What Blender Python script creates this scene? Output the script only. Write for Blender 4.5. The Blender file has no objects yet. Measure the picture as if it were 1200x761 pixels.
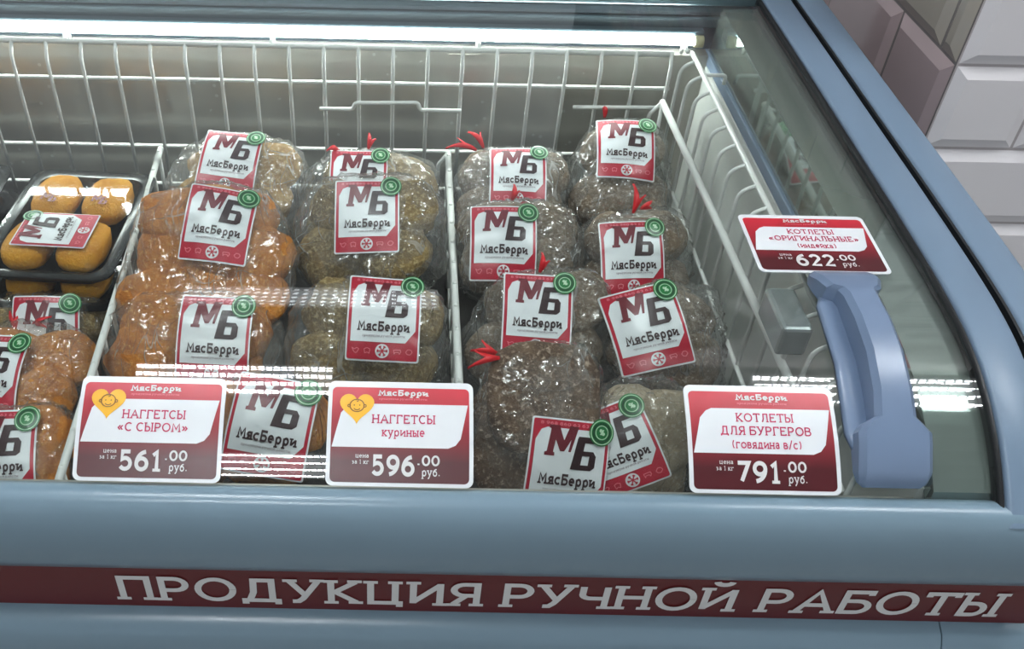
import bpy, bmesh, math, random
import numpy as np
from mathutils import Vector, Matrix, noise

sc = bpy.context.scene
COL = sc.collection
PI = math.pi
random.seed(7)

# ------------------------------------------------------------------ camera, world, exposure
FPX, PX, PY = 1127.0, 465.0, 380.0
PITCH, ROLL = math.radians(41.0), math.radians(1.15)
EYE = Vector((0, 0, 1.45))
FWD = Vector((0, math.cos(PITCH), -math.sin(PITCH)))
UP0 = Vector((0, math.sin(PITCH), math.cos(PITCH)))
RGT = math.cos(ROLL) * Vector((1, 0, 0)) + math.sin(ROLL) * UP0
UPV = -math.sin(ROLL) * Vector((1, 0, 0)) + math.cos(ROLL) * UP0
cam = bpy.data.cameras.new('camera')
cam.sensor_width = 36
cam.lens = FPX / 1200 * 36
cam.shift_x = (600 - PX) / 1200
cam.shift_y = (PY - 380.5) / 1200
cam.clip_start = 0.01
camo = bpy.data.objects.new('camera', cam)
COL.objects.link(camo)
m3 = Matrix((RGT, UPV, -FWD)).transposed()
camo.matrix_world = Matrix.Translation(EYE) @ m3.to_4x4()
sc.camera = camo

sc.view_settings.view_transform = 'Standard'
sc.view_settings.look = 'None'
sc.view_settings.exposure = 0.12
sc.view_settings.gamma = 1
sc.view_settings.use_curve_mapping = False
sc.cycles.transparent_max_bounces = 40
sc.cycles.max_bounces = 10
sc.cycles.caustics_reflective = False
sc.cycles.caustics_refractive = False
sc.cycles.sample_clamp_indirect = 4
w = bpy.data.worlds.new('world')
sc.world = w
w.use_nodes = True
w.node_tree.nodes['Background'].inputs[0].default_value = (0.88, 0.94, 1.0, 1)
WORLD = 0.38
w.node_tree.nodes['Background'].inputs[1].default_value = WORLD
LED_POWER, TUBE_POWER = 140.0, 70.0


def at(u, v, y):
    """the point at world depth y seen at photo position u, v"""
    d = FWD + (u - PX) / FPX * RGT - (v - PY) / FPX * UPV
    return EYE + d * (y / d.y)


def ppm(p):
    return FPX / ((p - EYE).dot(FWD))


# ------------------------------------------------------------------ materials
def srgb(r, g, b):
    f = lambda c: c / 12.92 if c <= 0.04045 else ((c + 0.055) / 1.055) ** 2.4
    return (f(r / 255), f(g / 255), f(b / 255), 1)


def newmat(name):
    m = bpy.data.materials.new(name)
    m.use_nodes = True
    nt = m.node_tree
    return m, nt, nt.nodes['Principled BSDF'], nt.nodes['Material Output']


def pmat(name, col, rough=0.5, metal=0.0, spec=0.5, noise_amt=0.0, noise_scale=40, bump=0.0, bump_scale=200, coat=0.0, col2=None):
    m, nt, b, out = newmat(name)
    b.inputs['Base Color'].default_value = col
    b.inputs['Roughness'].default_value = rough
    b.inputs['Metallic'].default_value = metal
    b.inputs['Specular IOR Level'].default_value = spec
    b.inputs['Coat Weight'].default_value = coat
    tc = nt.nodes.new('ShaderNodeTexCoord')
    if noise_amt or col2:
        n = nt.nodes.new('ShaderNodeTexNoise')
        n.inputs['Scale'].default_value = noise_scale
        n.inputs['Detail'].default_value = 4
        nt.links.new(tc.outputs['Object'], n.inputs['Vector'])
        r = nt.nodes.new('ShaderNodeValToRGB')
        r.color_ramp.elements[0].position = 0.3
        r.color_ramp.elements[1].position = 0.7
        c2 = col2 or tuple(min(1, c * (1 + noise_amt)) for c in col[:3]) + (1,)
        c1 = col if col2 else tuple(c * (1 - noise_amt) for c in col[:3]) + (1,)
        r.color_ramp.elements[0].color = c1
        r.color_ramp.elements[1].color = c2
        nt.links.new(n.outputs['Fac'], r.inputs[0])
        nt.links.new(r.outputs[0], b.inputs['Base Color'])
    if bump:
        n2 = nt.nodes.new('ShaderNodeTexNoise')
        n2.inputs['Scale'].default_value = bump_scale
        n2.inputs['Detail'].default_value = 3
        nt.links.new(tc.outputs['Object'], n2.inputs['Vector'])
        bp = nt.nodes.new('ShaderNodeBump')
        bp.inputs['Strength'].default_value = bump
        bp.inputs['Distance'].default_value = 0.002
        nt.links.new(n2.outputs['Fac'], bp.inputs['Height'])
        nt.links.new(bp.outputs[0], b.inputs['Normal'])
    return m


def emat(name, col, strength):
    m, nt, b, out = newmat(name)
    b.inputs['Base Color'].default_value = col
    b.inputs['Emission Color'].default_value = col
    b.inputs['Emission Strength'].default_value = strength
    return m


def schlick(nt, f0, normal=None):
    """two-sided Fresnel factor for thin clear sheets"""
    g = nt.nodes.new('ShaderNodeNewGeometry')
    d = nt.nodes.new('ShaderNodeVectorMath')
    d.operation = 'DOT_PRODUCT'
    nt.links.new(g.outputs['Incoming'], d.inputs[0])
    nt.links.new(normal if normal else g.outputs['Normal'], d.inputs[1])

    def mth(op, a, bv=None):
        n = nt.nodes.new('ShaderNodeMath')
        n.operation = op
        nt.links.new(a, n.inputs[0])
        if bv is not None:
            n.inputs[1].default_value = bv
        n.use_clamp = True
        return n.outputs[0]
    ab = nt.nodes.new('ShaderNodeMath')
    ab.operation = 'ABSOLUTE'
    nt.links.new(d.outputs['Value'], ab.inputs[0])
    one = nt.nodes.new('ShaderNodeMath')
    one.operation = 'SUBTRACT'
    one.use_clamp = True
    one.inputs[0].default_value = 1
    nt.links.new(ab.outputs[0], one.inputs[1])
    p = mth('POWER', one.outputs[0], 5)
    q = mth('MULTIPLY', p, 1 - f0)
    return mth('ADD', q, f0)


def glassmat(name, tint=(0.97, 0.99, 0.98, 1), f0=0.04, rough=0.0):
    m, nt, b, out = newmat(name)
    nt.nodes.remove(b)
    t = nt.nodes.new('ShaderNodeBsdfTransparent')
    t.inputs[0].default_value = tint
    g = nt.nodes.new('ShaderNodeBsdfGlossy')
    g.inputs['Roughness'].default_value = rough
    g.inputs['Color'].default_value = (1, 1, 1, 1)
    mx = nt.nodes.new('ShaderNodeMixShader')
    nt.links.new(schlick(nt, f0), mx.inputs[0])
    nt.links.new(t.outputs[0], mx.inputs[1])
    nt.links.new(g.outputs[0], mx.inputs[2])
    nt.links.new(mx.outputs[0], out.inputs[0])
    return m


def filmmat(name, haze=0.10, crease=0.55, scale=19.0, f0=0.05, rough=0.16, fold=.55):
    """crumpled clear polythene: see-through, a little milky, glossy along its creases"""
    m, nt, b, out = newmat(name)
    nt.nodes.remove(b)
    tc = nt.nodes.new('ShaderNodeTexCoord')
    oi = nt.nodes.new('ShaderNodeObjectInfo')
    add = nt.nodes.new('ShaderNodeVectorMath')
    add.operation = 'ADD'
    nt.links.new(tc.outputs['Object'], add.inputs[0])
    nt.links.new(oi.outputs['Random'], add.inputs[1])
    wob = nt.nodes.new('ShaderNodeTexNoise')
    wob.inputs['Scale'].default_value = 14
    wob.inputs['Detail'].default_value = 2
    nt.links.new(add.outputs[0], wob.inputs['Vector'])
    wm = nt.nodes.new('ShaderNodeVectorMath')
    wm.operation = 'MULTIPLY_ADD'
    nt.links.new(wob.outputs['Color'], wm.inputs[0])
    wm.inputs[1].default_value = (0.05, 0.05, 0.05)
    nt.links.new(add.outputs[0], wm.inputs[2])
    vo = nt.nodes.new('ShaderNodeTexVoronoi')
    vo.feature = 'DISTANCE_TO_EDGE'
    vo.inputs['Scale'].default_value = scale
    nt.links.new(wm.outputs[0], vo.inputs['Vector'])
    big = nt.nodes.new('ShaderNodeTexNoise')
    big.inputs['Scale'].default_value = 20
    big.inputs['Detail'].default_value = 2.5
    big.inputs['Distortion'].default_value = 1.2
    nt.links.new(add.outputs[0], big.inputs['Vector'])
    mul = nt.nodes.new('ShaderNodeMath')
    mul.operation = 'MULTIPLY_ADD'
    nt.links.new(vo.outputs['Distance'], mul.inputs[0])
    mul.inputs[1].default_value = 0.9
    nt.links.new(big.outputs['Fac'], mul.inputs[2])
    bp = nt.nodes.new('ShaderNodeBump')
    bp.inputs['Strength'].default_value = crease
    bp.inputs['Distance'].default_value = 0.010
    nt.links.new(mul.outputs[0], bp.inputs['Height'])
    # milky share: a constant veil plus patches of doubled film and painted white sheen
    r = nt.nodes.new('ShaderNodeMapRange')
    r.inputs['From Min'].default_value = 0.48
    r.inputs['From Max'].default_value = 0.75
    r.inputs['To Min'].default_value = haze
    r.inputs['To Max'].default_value = haze + 0.15
    nt.links.new(big.outputs['Fac'], r.inputs['Value'])
    # long taut folds, crease highlights painted in as white haze: thin ridges of noise stretched along two directions
    folds = []
    for rot, sc_ in (((.3, .5, .4), (46, 5, 6)), ((-.4, .2, -.8), (5, 42, 6)), ((.6, -.5, 1.7), (36, 5, 9))):
        mp = nt.nodes.new('ShaderNodeMapping')
        mp.inputs['Rotation'].default_value = rot
        mp.inputs['Scale'].default_value = sc_
        nt.links.new(wm.outputs[0], mp.inputs[0])
        fn_ = nt.nodes.new('ShaderNodeTexNoise')
        fn_.inputs['Scale'].default_value = 1.0
        fn_.inputs['Detail'].default_value = 1
        nt.links.new(mp.outputs[0], fn_.inputs['Vector'])
        su = nt.nodes.new('ShaderNodeMath')
        su.operation = 'SUBTRACT'
        su.inputs[1].default_value = .5
        nt.links.new(fn_.outputs['Fac'], su.inputs[0])
        ab = nt.nodes.new('ShaderNodeMath')
        ab.operation = 'ABSOLUTE'
        nt.links.new(su.outputs[0], ab.inputs[0])
        mr = nt.nodes.new('ShaderNodeMapRange')
        mr.inputs['From Min'].default_value = .014
        mr.inputs['From Max'].default_value = .002
        nt.links.new(ab.outputs[0], mr.inputs['Value'])
        folds.append(mr.outputs[0])
    mxa = nt.nodes.new('ShaderNodeMath')
    mxa.operation = 'MAXIMUM'
    nt.links.new(folds[0], mxa.inputs[0])
    nt.links.new(folds[1], mxa.inputs[1])
    mxb = nt.nodes.new('ShaderNodeMath')
    mxb.operation = 'MAXIMUM'
    nt.links.new(mxa.outputs[0], mxb.inputs[0])
    nt.links.new(folds[2], mxb.inputs[1])
    pat = nt.nodes.new('ShaderNodeMapRange')
    pat.inputs['From Min'].default_value = .48
    pat.inputs['From Max'].default_value = .62
    pat.inputs['To Max'].default_value = fold
    nt.links.new(wob.outputs['Fac'], pat.inputs['Value'])
    fm = nt.nodes.new('ShaderNodeMath')
    fm.operation = 'MULTIPLY'
    nt.links.new(mxb.outputs[0], fm.inputs[0])
    nt.links.new(pat.outputs[0], fm.inputs[1])
    hz = nt.nodes.new('ShaderNodeMath')
    hz.operation = 'ADD'
    hz.use_clamp = True
    nt.links.new(r.outputs[0], hz.inputs[0])
    nt.links.new(fm.outputs[0], hz.inputs[1])
    h2 = nt.nodes.new('ShaderNodeMath')
    h2.operation = 'MULTIPLY_ADD'
    nt.links.new(mxb.outputs[0], h2.inputs[0])
    h2.inputs[1].default_value = .22
    nt.links.new(mul.outputs[0], h2.inputs[2])
    nt.links.new(h2.outputs[0], bp.inputs['Height'])
    t = nt.nodes.new('ShaderNodeBsdfTransparent')
    t.inputs[0].default_value = (0.99, 0.99, 0.985, 1)
    df = nt.nodes.new('ShaderNodeBsdfDiffuse')
    df.inputs[0].default_value = (0.86, 0.86, 0.83, 1)
    tl = nt.nodes.new('ShaderNodeBsdfTranslucent')
    tl.inputs[0].default_value = (0.86, 0.86, 0.83, 1)
    nt.links.new(bp.outputs[0], df.inputs['Normal'])
    mm = nt.nodes.new('ShaderNodeMixShader')
    mm.inputs[0].default_value = 0.4
    nt.links.new(df.outputs[0], mm.inputs[1])
    nt.links.new(tl.outputs[0], mm.inputs[2])
    m1 = nt.nodes.new('ShaderNodeMixShader')
    nt.links.new(hz.outputs[0], m1.inputs[0])
    nt.links.new(t.outputs[0], m1.inputs[1])
    nt.links.new(mm.outputs[0], m1.inputs[2])
    g = nt.nodes.new('ShaderNodeBsdfGlossy')
    g.inputs['Roughness'].default_value = rough
    nt.links.new(bp.outputs[0], g.inputs['Normal'])
    m2 = nt.nodes.new('ShaderNodeMixShader')
    nt.links.new(schlick(nt, f0, bp.outputs[0]), m2.inputs[0])
    nt.links.new(m1.outputs[0], m2.inputs[1])
    nt.links.new(g.outputs[0], m2.inputs[2])
    nt.links.new(m2.outputs[0], out.inputs[0])
    return m


def crumbmat(name, dark, light, frost, frost_amt=0.62, scale=240, mid_scale=22, rough=0.75):
    """fried crumb or minced meat: fine grain, larger browning, a dusting of frost"""
    m, nt, b, out = newmat(name)
    tc = nt.nodes.new('ShaderNodeTexCoord')
    n = nt.nodes.new('ShaderNodeTexNoise')
    n.inputs['Scale'].default_value = mid_scale
    n.inputs['Detail'].default_value = 6
    n.inputs['Roughness'].default_value = 0.7
    nt.links.new(tc.outputs['Object'], n.inputs['Vector'])
    r = nt.nodes.new('ShaderNodeValToRGB')
    r.color_ramp.elements[0].position = 0.33
    r.color_ramp.elements[1].position = 0.68
    r.color_ramp.elements[0].color = dark
    r.color_ramp.elements[1].color = light
    nt.links.new(n.outputs['Fac'], r.inputs[0])
    f = nt.nodes.new('ShaderNodeTexNoise')
    f.inputs['Scale'].default_value = scale
    f.inputs['Detail'].default_value = 4
    f.inputs['Roughness'].default_value = 0.75
    nt.links.new(tc.outputs['Object'], f.inputs['Vector'])
    fr = nt.nodes.new('ShaderNodeValToRGB')
    fr.color_ramp.elements[0].position = frost_amt - 0.04
    fr.color_ramp.elements[1].position = frost_amt + 0.10
    fr.color_ramp.elements[0].color = (0, 0, 0, 1)
    fr.color_ramp.elements[1].color = (0.75, 0.75, 0.75, 1)
    nt.links.new(f.outputs['Fac'], fr.inputs[0])
    mx = nt.nodes.new('ShaderNodeMix')
    mx.data_type = 'RGBA'
    nt.links.new(fr.outputs[0], mx.inputs[0])
    nt.links.new(r.outputs[0], mx.inputs[6])
    mx.inputs[7].default_value = frost
    nt.links.new(mx.outputs[2], b.inputs['Base Color'])
    b.inputs['Roughness'].default_value = rough
    bp = nt.nodes.new('ShaderNodeBump')
    bp.inputs['Strength'].default_value = 1.0
    bp.inputs['Distance'].default_value = 0.004
    nt.links.new(f.outputs['Fac'], bp.inputs['Height'])
    nt.links.new(bp.outputs[0], b.inputs['Normal'])
    return m


M = {}
M['blue'] = pmat('blue grey plastic', srgb(120, 143, 157), 0.28, spec=0.5, noise_amt=0.03, noise_scale=6)
M['blue_rail'] = pmat('blue grey rail', srgb(112, 132, 152), 0.38, noise_amt=0.02, noise_scale=8)
M['blue_handle'] = pmat('blue handle plastic', srgb(112, 130, 156), 0.30, noise_amt=0.02, noise_scale=30)
M['gasket'] = pmat('black rubber', (0.006, 0.007, 0.008, 1), 0.5, bump=0.1)
M['fascia'] = pmat('dark slate trim', srgb(78, 94, 102), 0.3, metal=0.3, noise_amt=0.15, noise_scale=5)
M['fascia_dark'] = pmat('darker slate groove', srgb(48, 58, 66), 0.3, metal=0.2, noise_amt=0.12, noise_scale=5)
M['endpanel'] = pmat('glossy grey green end panel', srgb(150, 162, 156), 0.05, metal=0.7, noise_amt=0.06, noise_scale=7)
M['wire'] = pmat('white coated wire', srgb(222, 224, 220), 0.35, noise_amt=0.04, noise_scale=60)
M['steel'] = pmat('brushed grey bracket', srgb(120, 128, 128), 0.3, metal=0.3, noise_amt=0.1, noise_scale=60)
M['glass'] = glassmat('clear lid glass')
M['cleartray'] = glassmat('clear tray lid', (0.95, 0.96, 0.95, 1), 0.03, 0.06)
M['film'] = filmmat('crumpled clear film', haze=.055, crease=.65, f0=.10, rough=.15, fold=.34)
M['film_milky'] = filmmat('milky clear film', haze=0.11, crease=0.65, f0=.10, rough=.18, fold=.34)
M['film_thin'] = filmmat('thin clear film', haze=0.03, crease=0.6, scale=16, f0=.07, rough=.12, fold=.25)
M['paper'] = pmat('white glossy sticker', srgb(222, 226, 228), 0.30, noise_amt=0.015, noise_scale=50)
M['red'] = pmat('crimson print', srgb(178, 24, 50), 0.32, noise_amt=0.03, noise_scale=60)
M['maroon'] = pmat('maroon print', srgb(104, 14, 32), 0.35, noise_amt=0.05, noise_scale=60)
M['black'] = pmat('near black print', srgb(42, 14, 20), 0.35, noise_amt=0.05, noise_scale=60)
M['pink'] = pmat('pale pink print', srgb(222, 120, 132), 0.35, noise_amt=0.03, noise_scale=60)
M['grey'] = pmat('grey fine print', srgb(150, 140, 145), 0.4, noise_amt=0.03, noise_scale=60)
M['green'] = pmat('green sticker', srgb(22, 118, 58), 0.3, noise_amt=0.05, noise_scale=60)
M['green_dark'] = pmat('dark green print', srgb(10, 66, 34), 0.3, noise_amt=0.05, noise_scale=60)
M['green_pale'] = pmat('pale green print', srgb(190, 222, 190), 0.3, noise_amt=0.03, noise_scale=60)
M['magenta'] = pmat('raspberry print', srgb(186, 32, 84), 0.35, noise_amt=0.03, noise_scale=60)
M['yellow'] = pmat('yellow heart print', srgb(236, 176, 32), 0.35, noise_amt=0.03, noise_scale=60)
M['brown'] = pmat('brown line print', srgb(110, 70, 20), 0.35, noise_amt=0.03, noise_scale=60)
M['ribbon'] = pmat('red ribbon', srgb(214, 22, 34), 0.4, noise_amt=0.06, noise_scale=60)
M['banner'] = pmat('dark red banner film', srgb(92, 26, 28), 0.35, noise_amt=0.05, noise_scale=9)
M['letter'] = pmat('off white letters', srgb(214, 214, 212), 0.4, noise_amt=0.02, noise_scale=40)
M['blacktray'] = pmat('black tray plastic', (0.008, 0.008, 0.009, 1), 0.18, noise_amt=0.1, noise_scale=40)
M['tile_white'] = pmat('white glazed tile', srgb(226, 221, 222), 0.12, noise_amt=0.02, noise_scale=5)
M['tile_mauve'] = pmat('mauve glazed tile', srgb(164, 146, 147), 0.12, noise_amt=0.04, noise_scale=8)
M['tile_taupe'] = pmat('taupe glazed tile', srgb(160, 152, 142), 0.12, noise_amt=0.04, noise_scale=8)
M['grout'] = pmat('pale grout', srgb(176, 168, 168), 0.8, noise_amt=0.05, noise_scale=60)
M['grout_dark'] = pmat('grey grout', srgb(112, 106, 104), 0.8, noise_amt=0.05, noise_scale=60)
M['floor'] = pmat('grey floor tile', srgb(150, 148, 145), 0.4, noise_amt=0.06, noise_scale=4)
M['ceiling'] = pmat('white ceiling', srgb(200, 200, 200), 0.8, noise_amt=0.03, noise_scale=6)
M['cardback'] = M['paper']
M['lampframe'] = pmat('white lamp housing', srgb(215, 215, 215), 0.5, noise_amt=0.02, noise_scale=10)
M['led'] = emat('ceiling led', (0.93, 0.97, 1.0, 1), LED_POWER)
M['led_far'] = emat('distant ceiling led', (0.93, 0.97, 1.0, 1), 9.0)
M['diffuser'] = emat('lamp diffuser', (0.95, 0.98, 1.0, 1), 1.3)
M['tube'] = emat('freezer led tube', (0.93, 1.0, 0.98, 1), TUBE_POWER)

N_ORANGE = crumbmat('orange fried crumb', srgb(176, 98, 26), srgb(238, 152, 54), srgb(248, 196, 112), 0.58)
N_YELLOW = crumbmat('pale yellow crumb', srgb(150, 106, 44), srgb(204, 160, 86), srgb(232, 206, 150), 0.55)
N_KHAKI = crumbmat('khaki crumb', srgb(96, 74, 34), srgb(164, 134, 78), srgb(214, 190, 138), 0.54)
N_MEAT = crumbmat('frosted brown meat', srgb(86, 68, 52), srgb(150, 130, 108), srgb(196, 184, 168), 0.55)
N_BURGER = crumbmat('frosted minced beef', srgb(76, 56, 42), srgb(118, 94, 74), srgb(200, 180, 160), 0.57, scale=210, mid_scale=60)
N_PALE = crumbmat('pale frosted patty', srgb(150, 132, 106), srgb(198, 182, 156), srgb(222, 214, 200), 0.58)
N_GOLD = crumbmat('golden crumb', srgb(214, 136, 16), srgb(244, 172, 40), srgb(250, 206, 100), 0.60)


def tagmat(name, base_z0, base_z1):
    """printed card: crimson at its head running into dark maroon at its foot (generated coordinates)"""
    m, nt, b, out = newmat(name)
    tc = nt.nodes.new('ShaderNodeTexCoord')
    sp = nt.nodes.new('ShaderNodeSeparateXYZ')
    nt.links.new(tc.outputs['Generated'], sp.inputs[0])
    r = nt.nodes.new('ShaderNodeValToRGB')
    r.color_ramp.elements[0].position = base_z0
    r.color_ramp.elements[1].position = base_z1
    r.color_ramp.elements[0].color = srgb(74, 20, 26)
    r.color_ramp.elements[1].color = srgb(192, 40, 56)
    nt.links.new(sp.outputs['Y'], r.inputs[0])
    nt.links.new(r.outputs[0], b.inputs['Base Color'])
    b.inputs['Roughness'].default_value = 0.35
    return m


M['tagred'] = tagmat('printed crimson to maroon', 0.20, 0.95)


def tankmat(name, col, dark, metal):
    """cold pale sheet metal: soft vertical streaks and frost droplets"""
    m, nt, b, out = newmat(name)
    tc = nt.nodes.new('ShaderNodeTexCoord')
    mp = nt.nodes.new('ShaderNodeMapping')
    mp.inputs['Scale'].default_value = (9, 9, 1.2)
    nt.links.new(tc.outputs['Object'], mp.inputs[0])
    n = nt.nodes.new('ShaderNodeTexNoise')
    n.inputs['Scale'].default_value = 1.6
    n.inputs['Detail'].default_value = 3
    nt.links.new(mp.outputs[0], n.inputs['Vector'])
    r = nt.nodes.new('ShaderNodeValToRGB')
    r.color_ramp.elements[0].position = 0.3
    r.color_ramp.elements[1].position = 0.7
    r.color_ramp.elements[0].color = dark
    r.color_ramp.elements[1].color = col
    nt.links.new(n.outputs['Fac'], r.inputs[0])
    vo = nt.nodes.new('ShaderNodeTexVoronoi')
    vo.inputs['Scale'].default_value = 62
    vo.inputs['Randomness'].default_value = 1
    nt.links.new(tc.outputs['Object'], vo.inputs['Vector'])
    lt = nt.nodes.new('ShaderNodeMath')
    lt.operation = 'LESS_THAN'
    lt.inputs[1].default_value = 0.15
    nt.links.new(vo.outputs['Distance'], lt.inputs[0])
    pn = nt.nodes.new('ShaderNodeTexNoise')
    pn.inputs['Scale'].default_value = 11
    nt.links.new(tc.outputs['Object'], pn.inputs['Vector'])
    gt = nt.nodes.new('ShaderNodeMath')
    gt.operation = 'GREATER_THAN'
    gt.inputs[1].default_value = 0.56
    nt.links.new(pn.outputs['Fac'], gt.inputs[0])
    mu = nt.nodes.new('ShaderNodeMath')
    mu.operation = 'MULTIPLY'
    nt.links.new(lt.outputs[0], mu.inputs[0])
    nt.links.new(gt.outputs[0], mu.inputs[1])
    m2 = nt.nodes.new('ShaderNodeMath')
    m2.operation = 'MULTIPLY'
    m2.inputs[1].default_value = 0.75
    nt.links.new(mu.outputs[0], m2.inputs[0])
    mx = nt.nodes.new('ShaderNodeMix')
    mx.data_type = 'RGBA'
    nt.links.new(m2.outputs[0], mx.inputs[0])
    nt.links.new(r.outputs[0], mx.inputs[6])
    mx.inputs[7].default_value = srgb(222, 224, 218)
    nt.links.new(mx.outputs[2], b.inputs['Base Color'])
    b.inputs['Roughness'].default_value = 0.30
    b.inputs['Metallic'].default_value = metal
    return m


M['tank'] = tankmat('pale freezer liner', srgb(206, 204, 196), srgb(184, 181, 172), .7)
M['tank_side'] = tankmat('pale green grey liner side', srgb(226, 229, 224), srgb(212, 216, 211), .05)


# ------------------------------------------------------------------ mesh helpers
def mesh_obj(name, bm, mats, parent=None, smooth=True, loc=None):
    me = bpy.data.meshes.new(name)
    bm.normal_update()
    bm.to_mesh(me)
    bm.free()
    if not isinstance(mats, (list, tuple)):
        mats = [mats]
    for m in mats:
        me.materials.append(m)
    if smooth:
        for p in me.polygons:
            p.use_smooth = True
    o = bpy.data.objects.new(name, me)
    COL.objects.link(o)
    if parent is not None:
        o.parent = parent
        # geometry is written in world space: keep it there
        o.matrix_parent_inverse = parent_world(parent).inverted()
    return o


def parent_world(o):
    # a part's own mesh is written in world space, so only a thing's Empty is offset
    return Matrix.Translation(o.location) if o.parent is None else Matrix.Identity(4)


def thing(name, loc, label, cat, group=None):
    o = bpy.data.objects.new(name, None)
    o.empty_display_size = 0.03
    o.location = loc
    COL.objects.link(o)
    o['label'] = label
    o['category'] = cat
    if group:
        o['group'] = group
    return o


def sharp(o, angle=35):
    o.data.set_sharp_from_angle(angle=math.radians(angle))


def box(bm, lo, hi, bevel=0.0, seg=2):
    r = bmesh.ops.create_cube(bm, size=1)
    vs = r['verts']
    c = [(a + b) / 2 for a, b in zip(lo, hi)]
    s = [b - a for a, b in zip(lo, hi)]
    for v in vs:
        v.co = Vector((c[0] + v.co.x * s[0], c[1] + v.co.y * s[1], c[2] + v.co.z * s[2]))
    if bevel:
        es = list({e for v in vs for e in v.link_edges})
        bmesh.ops.bevel(bm, geom=es, offset=bevel, segments=seg, affect='EDGES', profile=0.5)


def tube(bm, pts, r, seg=8, cap=True):
    """round rod along a polyline"""
    P = [Vector(p) for p in pts]
    rings = []
    prev = None
    for i, p in enumerate(P):
        if i == 0:
            t = P[1] - P[0]
        elif i == len(P) - 1:
            t = P[-1] - P[-2]
        else:
            t = (P[i + 1] - p).normalized() + (p - P[i - 1]).normalized()
        t.normalize()
        if prev is None:
            a = Vector((0, 0, 1)) if abs(t.z) < 0.9 else Vector((1, 0, 0))
            x = t.cross(a).normalized()
        else:
            x = (prev - t * prev.dot(t)).normalized()
        prev = x
        y = t.cross(x)
        rings.append([bm.verts.new(p + r * (math.cos(2 * PI * k / seg) * x + math.sin(2 * PI * k / seg) * y)) for k in range(seg)])
    for a, b in zip(rings, rings[1:]):
        for k in range(seg):
            bm.faces.new((a[k], a[(k + 1) % seg], b[(k + 1) % seg], b[k]))
    if cap:
        bm.faces.new(rings[0][::-1])
        bm.faces.new(rings[-1])


def round_corner(a, b, c, r, n=4):
    """points replacing corner b by an arc-like bend"""
    a, b, c = Vector(a), Vector(b), Vector(c)
    p = b + (a - b).normalized() * r
    q = b + (c - b).normalized() * r
    return [((1 - t) ** 2) * p + 2 * t * (1 - t) * b + t * t * q for t in [i / n for i in range(n + 1)]]


def bend(pts, r=0.006, n=4):
    out = [Vector(pts[0])]
    for i in range(1, len(pts) - 1):
        out += round_corner(pts[i - 1], pts[i], pts[i + 1], r, n)
    out.append(Vector(pts[-1]))
    return out


def sweep_x(bm, prof, x0, x1, closed=True, nx=1):
    """extrude a (y, z) outline along x"""
    rows = []
    for k in range(nx + 1):
        x = x0 + (x1 - x0) * k / nx
        rows.append([bm.verts.new((x, y, z)) for y, z in prof])
    n = len(prof)
    for a, b in zip(rows, rows[1:]):
        for i in range(n if closed else n - 1):
            j = (i + 1) % n
            bm.faces.new((a[i], a[j], b[j], b[i]))
    if closed:
        bm.faces.new(rows[0])
        bm.faces.new(rows[-1][::-1])
    bmesh.ops.recalc_face_normals(bm, faces=bm.faces)


# ------------------------------------------------------------------ flat print: layered shapes mapped onto a surface
# ------------------------------------------------------------------ a small slab-serif stroke alphabet
def _arc(cx, cy, rx, ry, a0, a1, n=10):
    return [(cx + rx * math.cos(math.radians(a0 + (a1 - a0) * i / n)), cy + ry * math.sin(math.radians(a0 + (a1 - a0) * i / n))) for i in range(n + 1)]


def _el(cx, cy, rx, ry):
    return _arc(cx, cy, rx, ry, 0, 360, 24)


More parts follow.
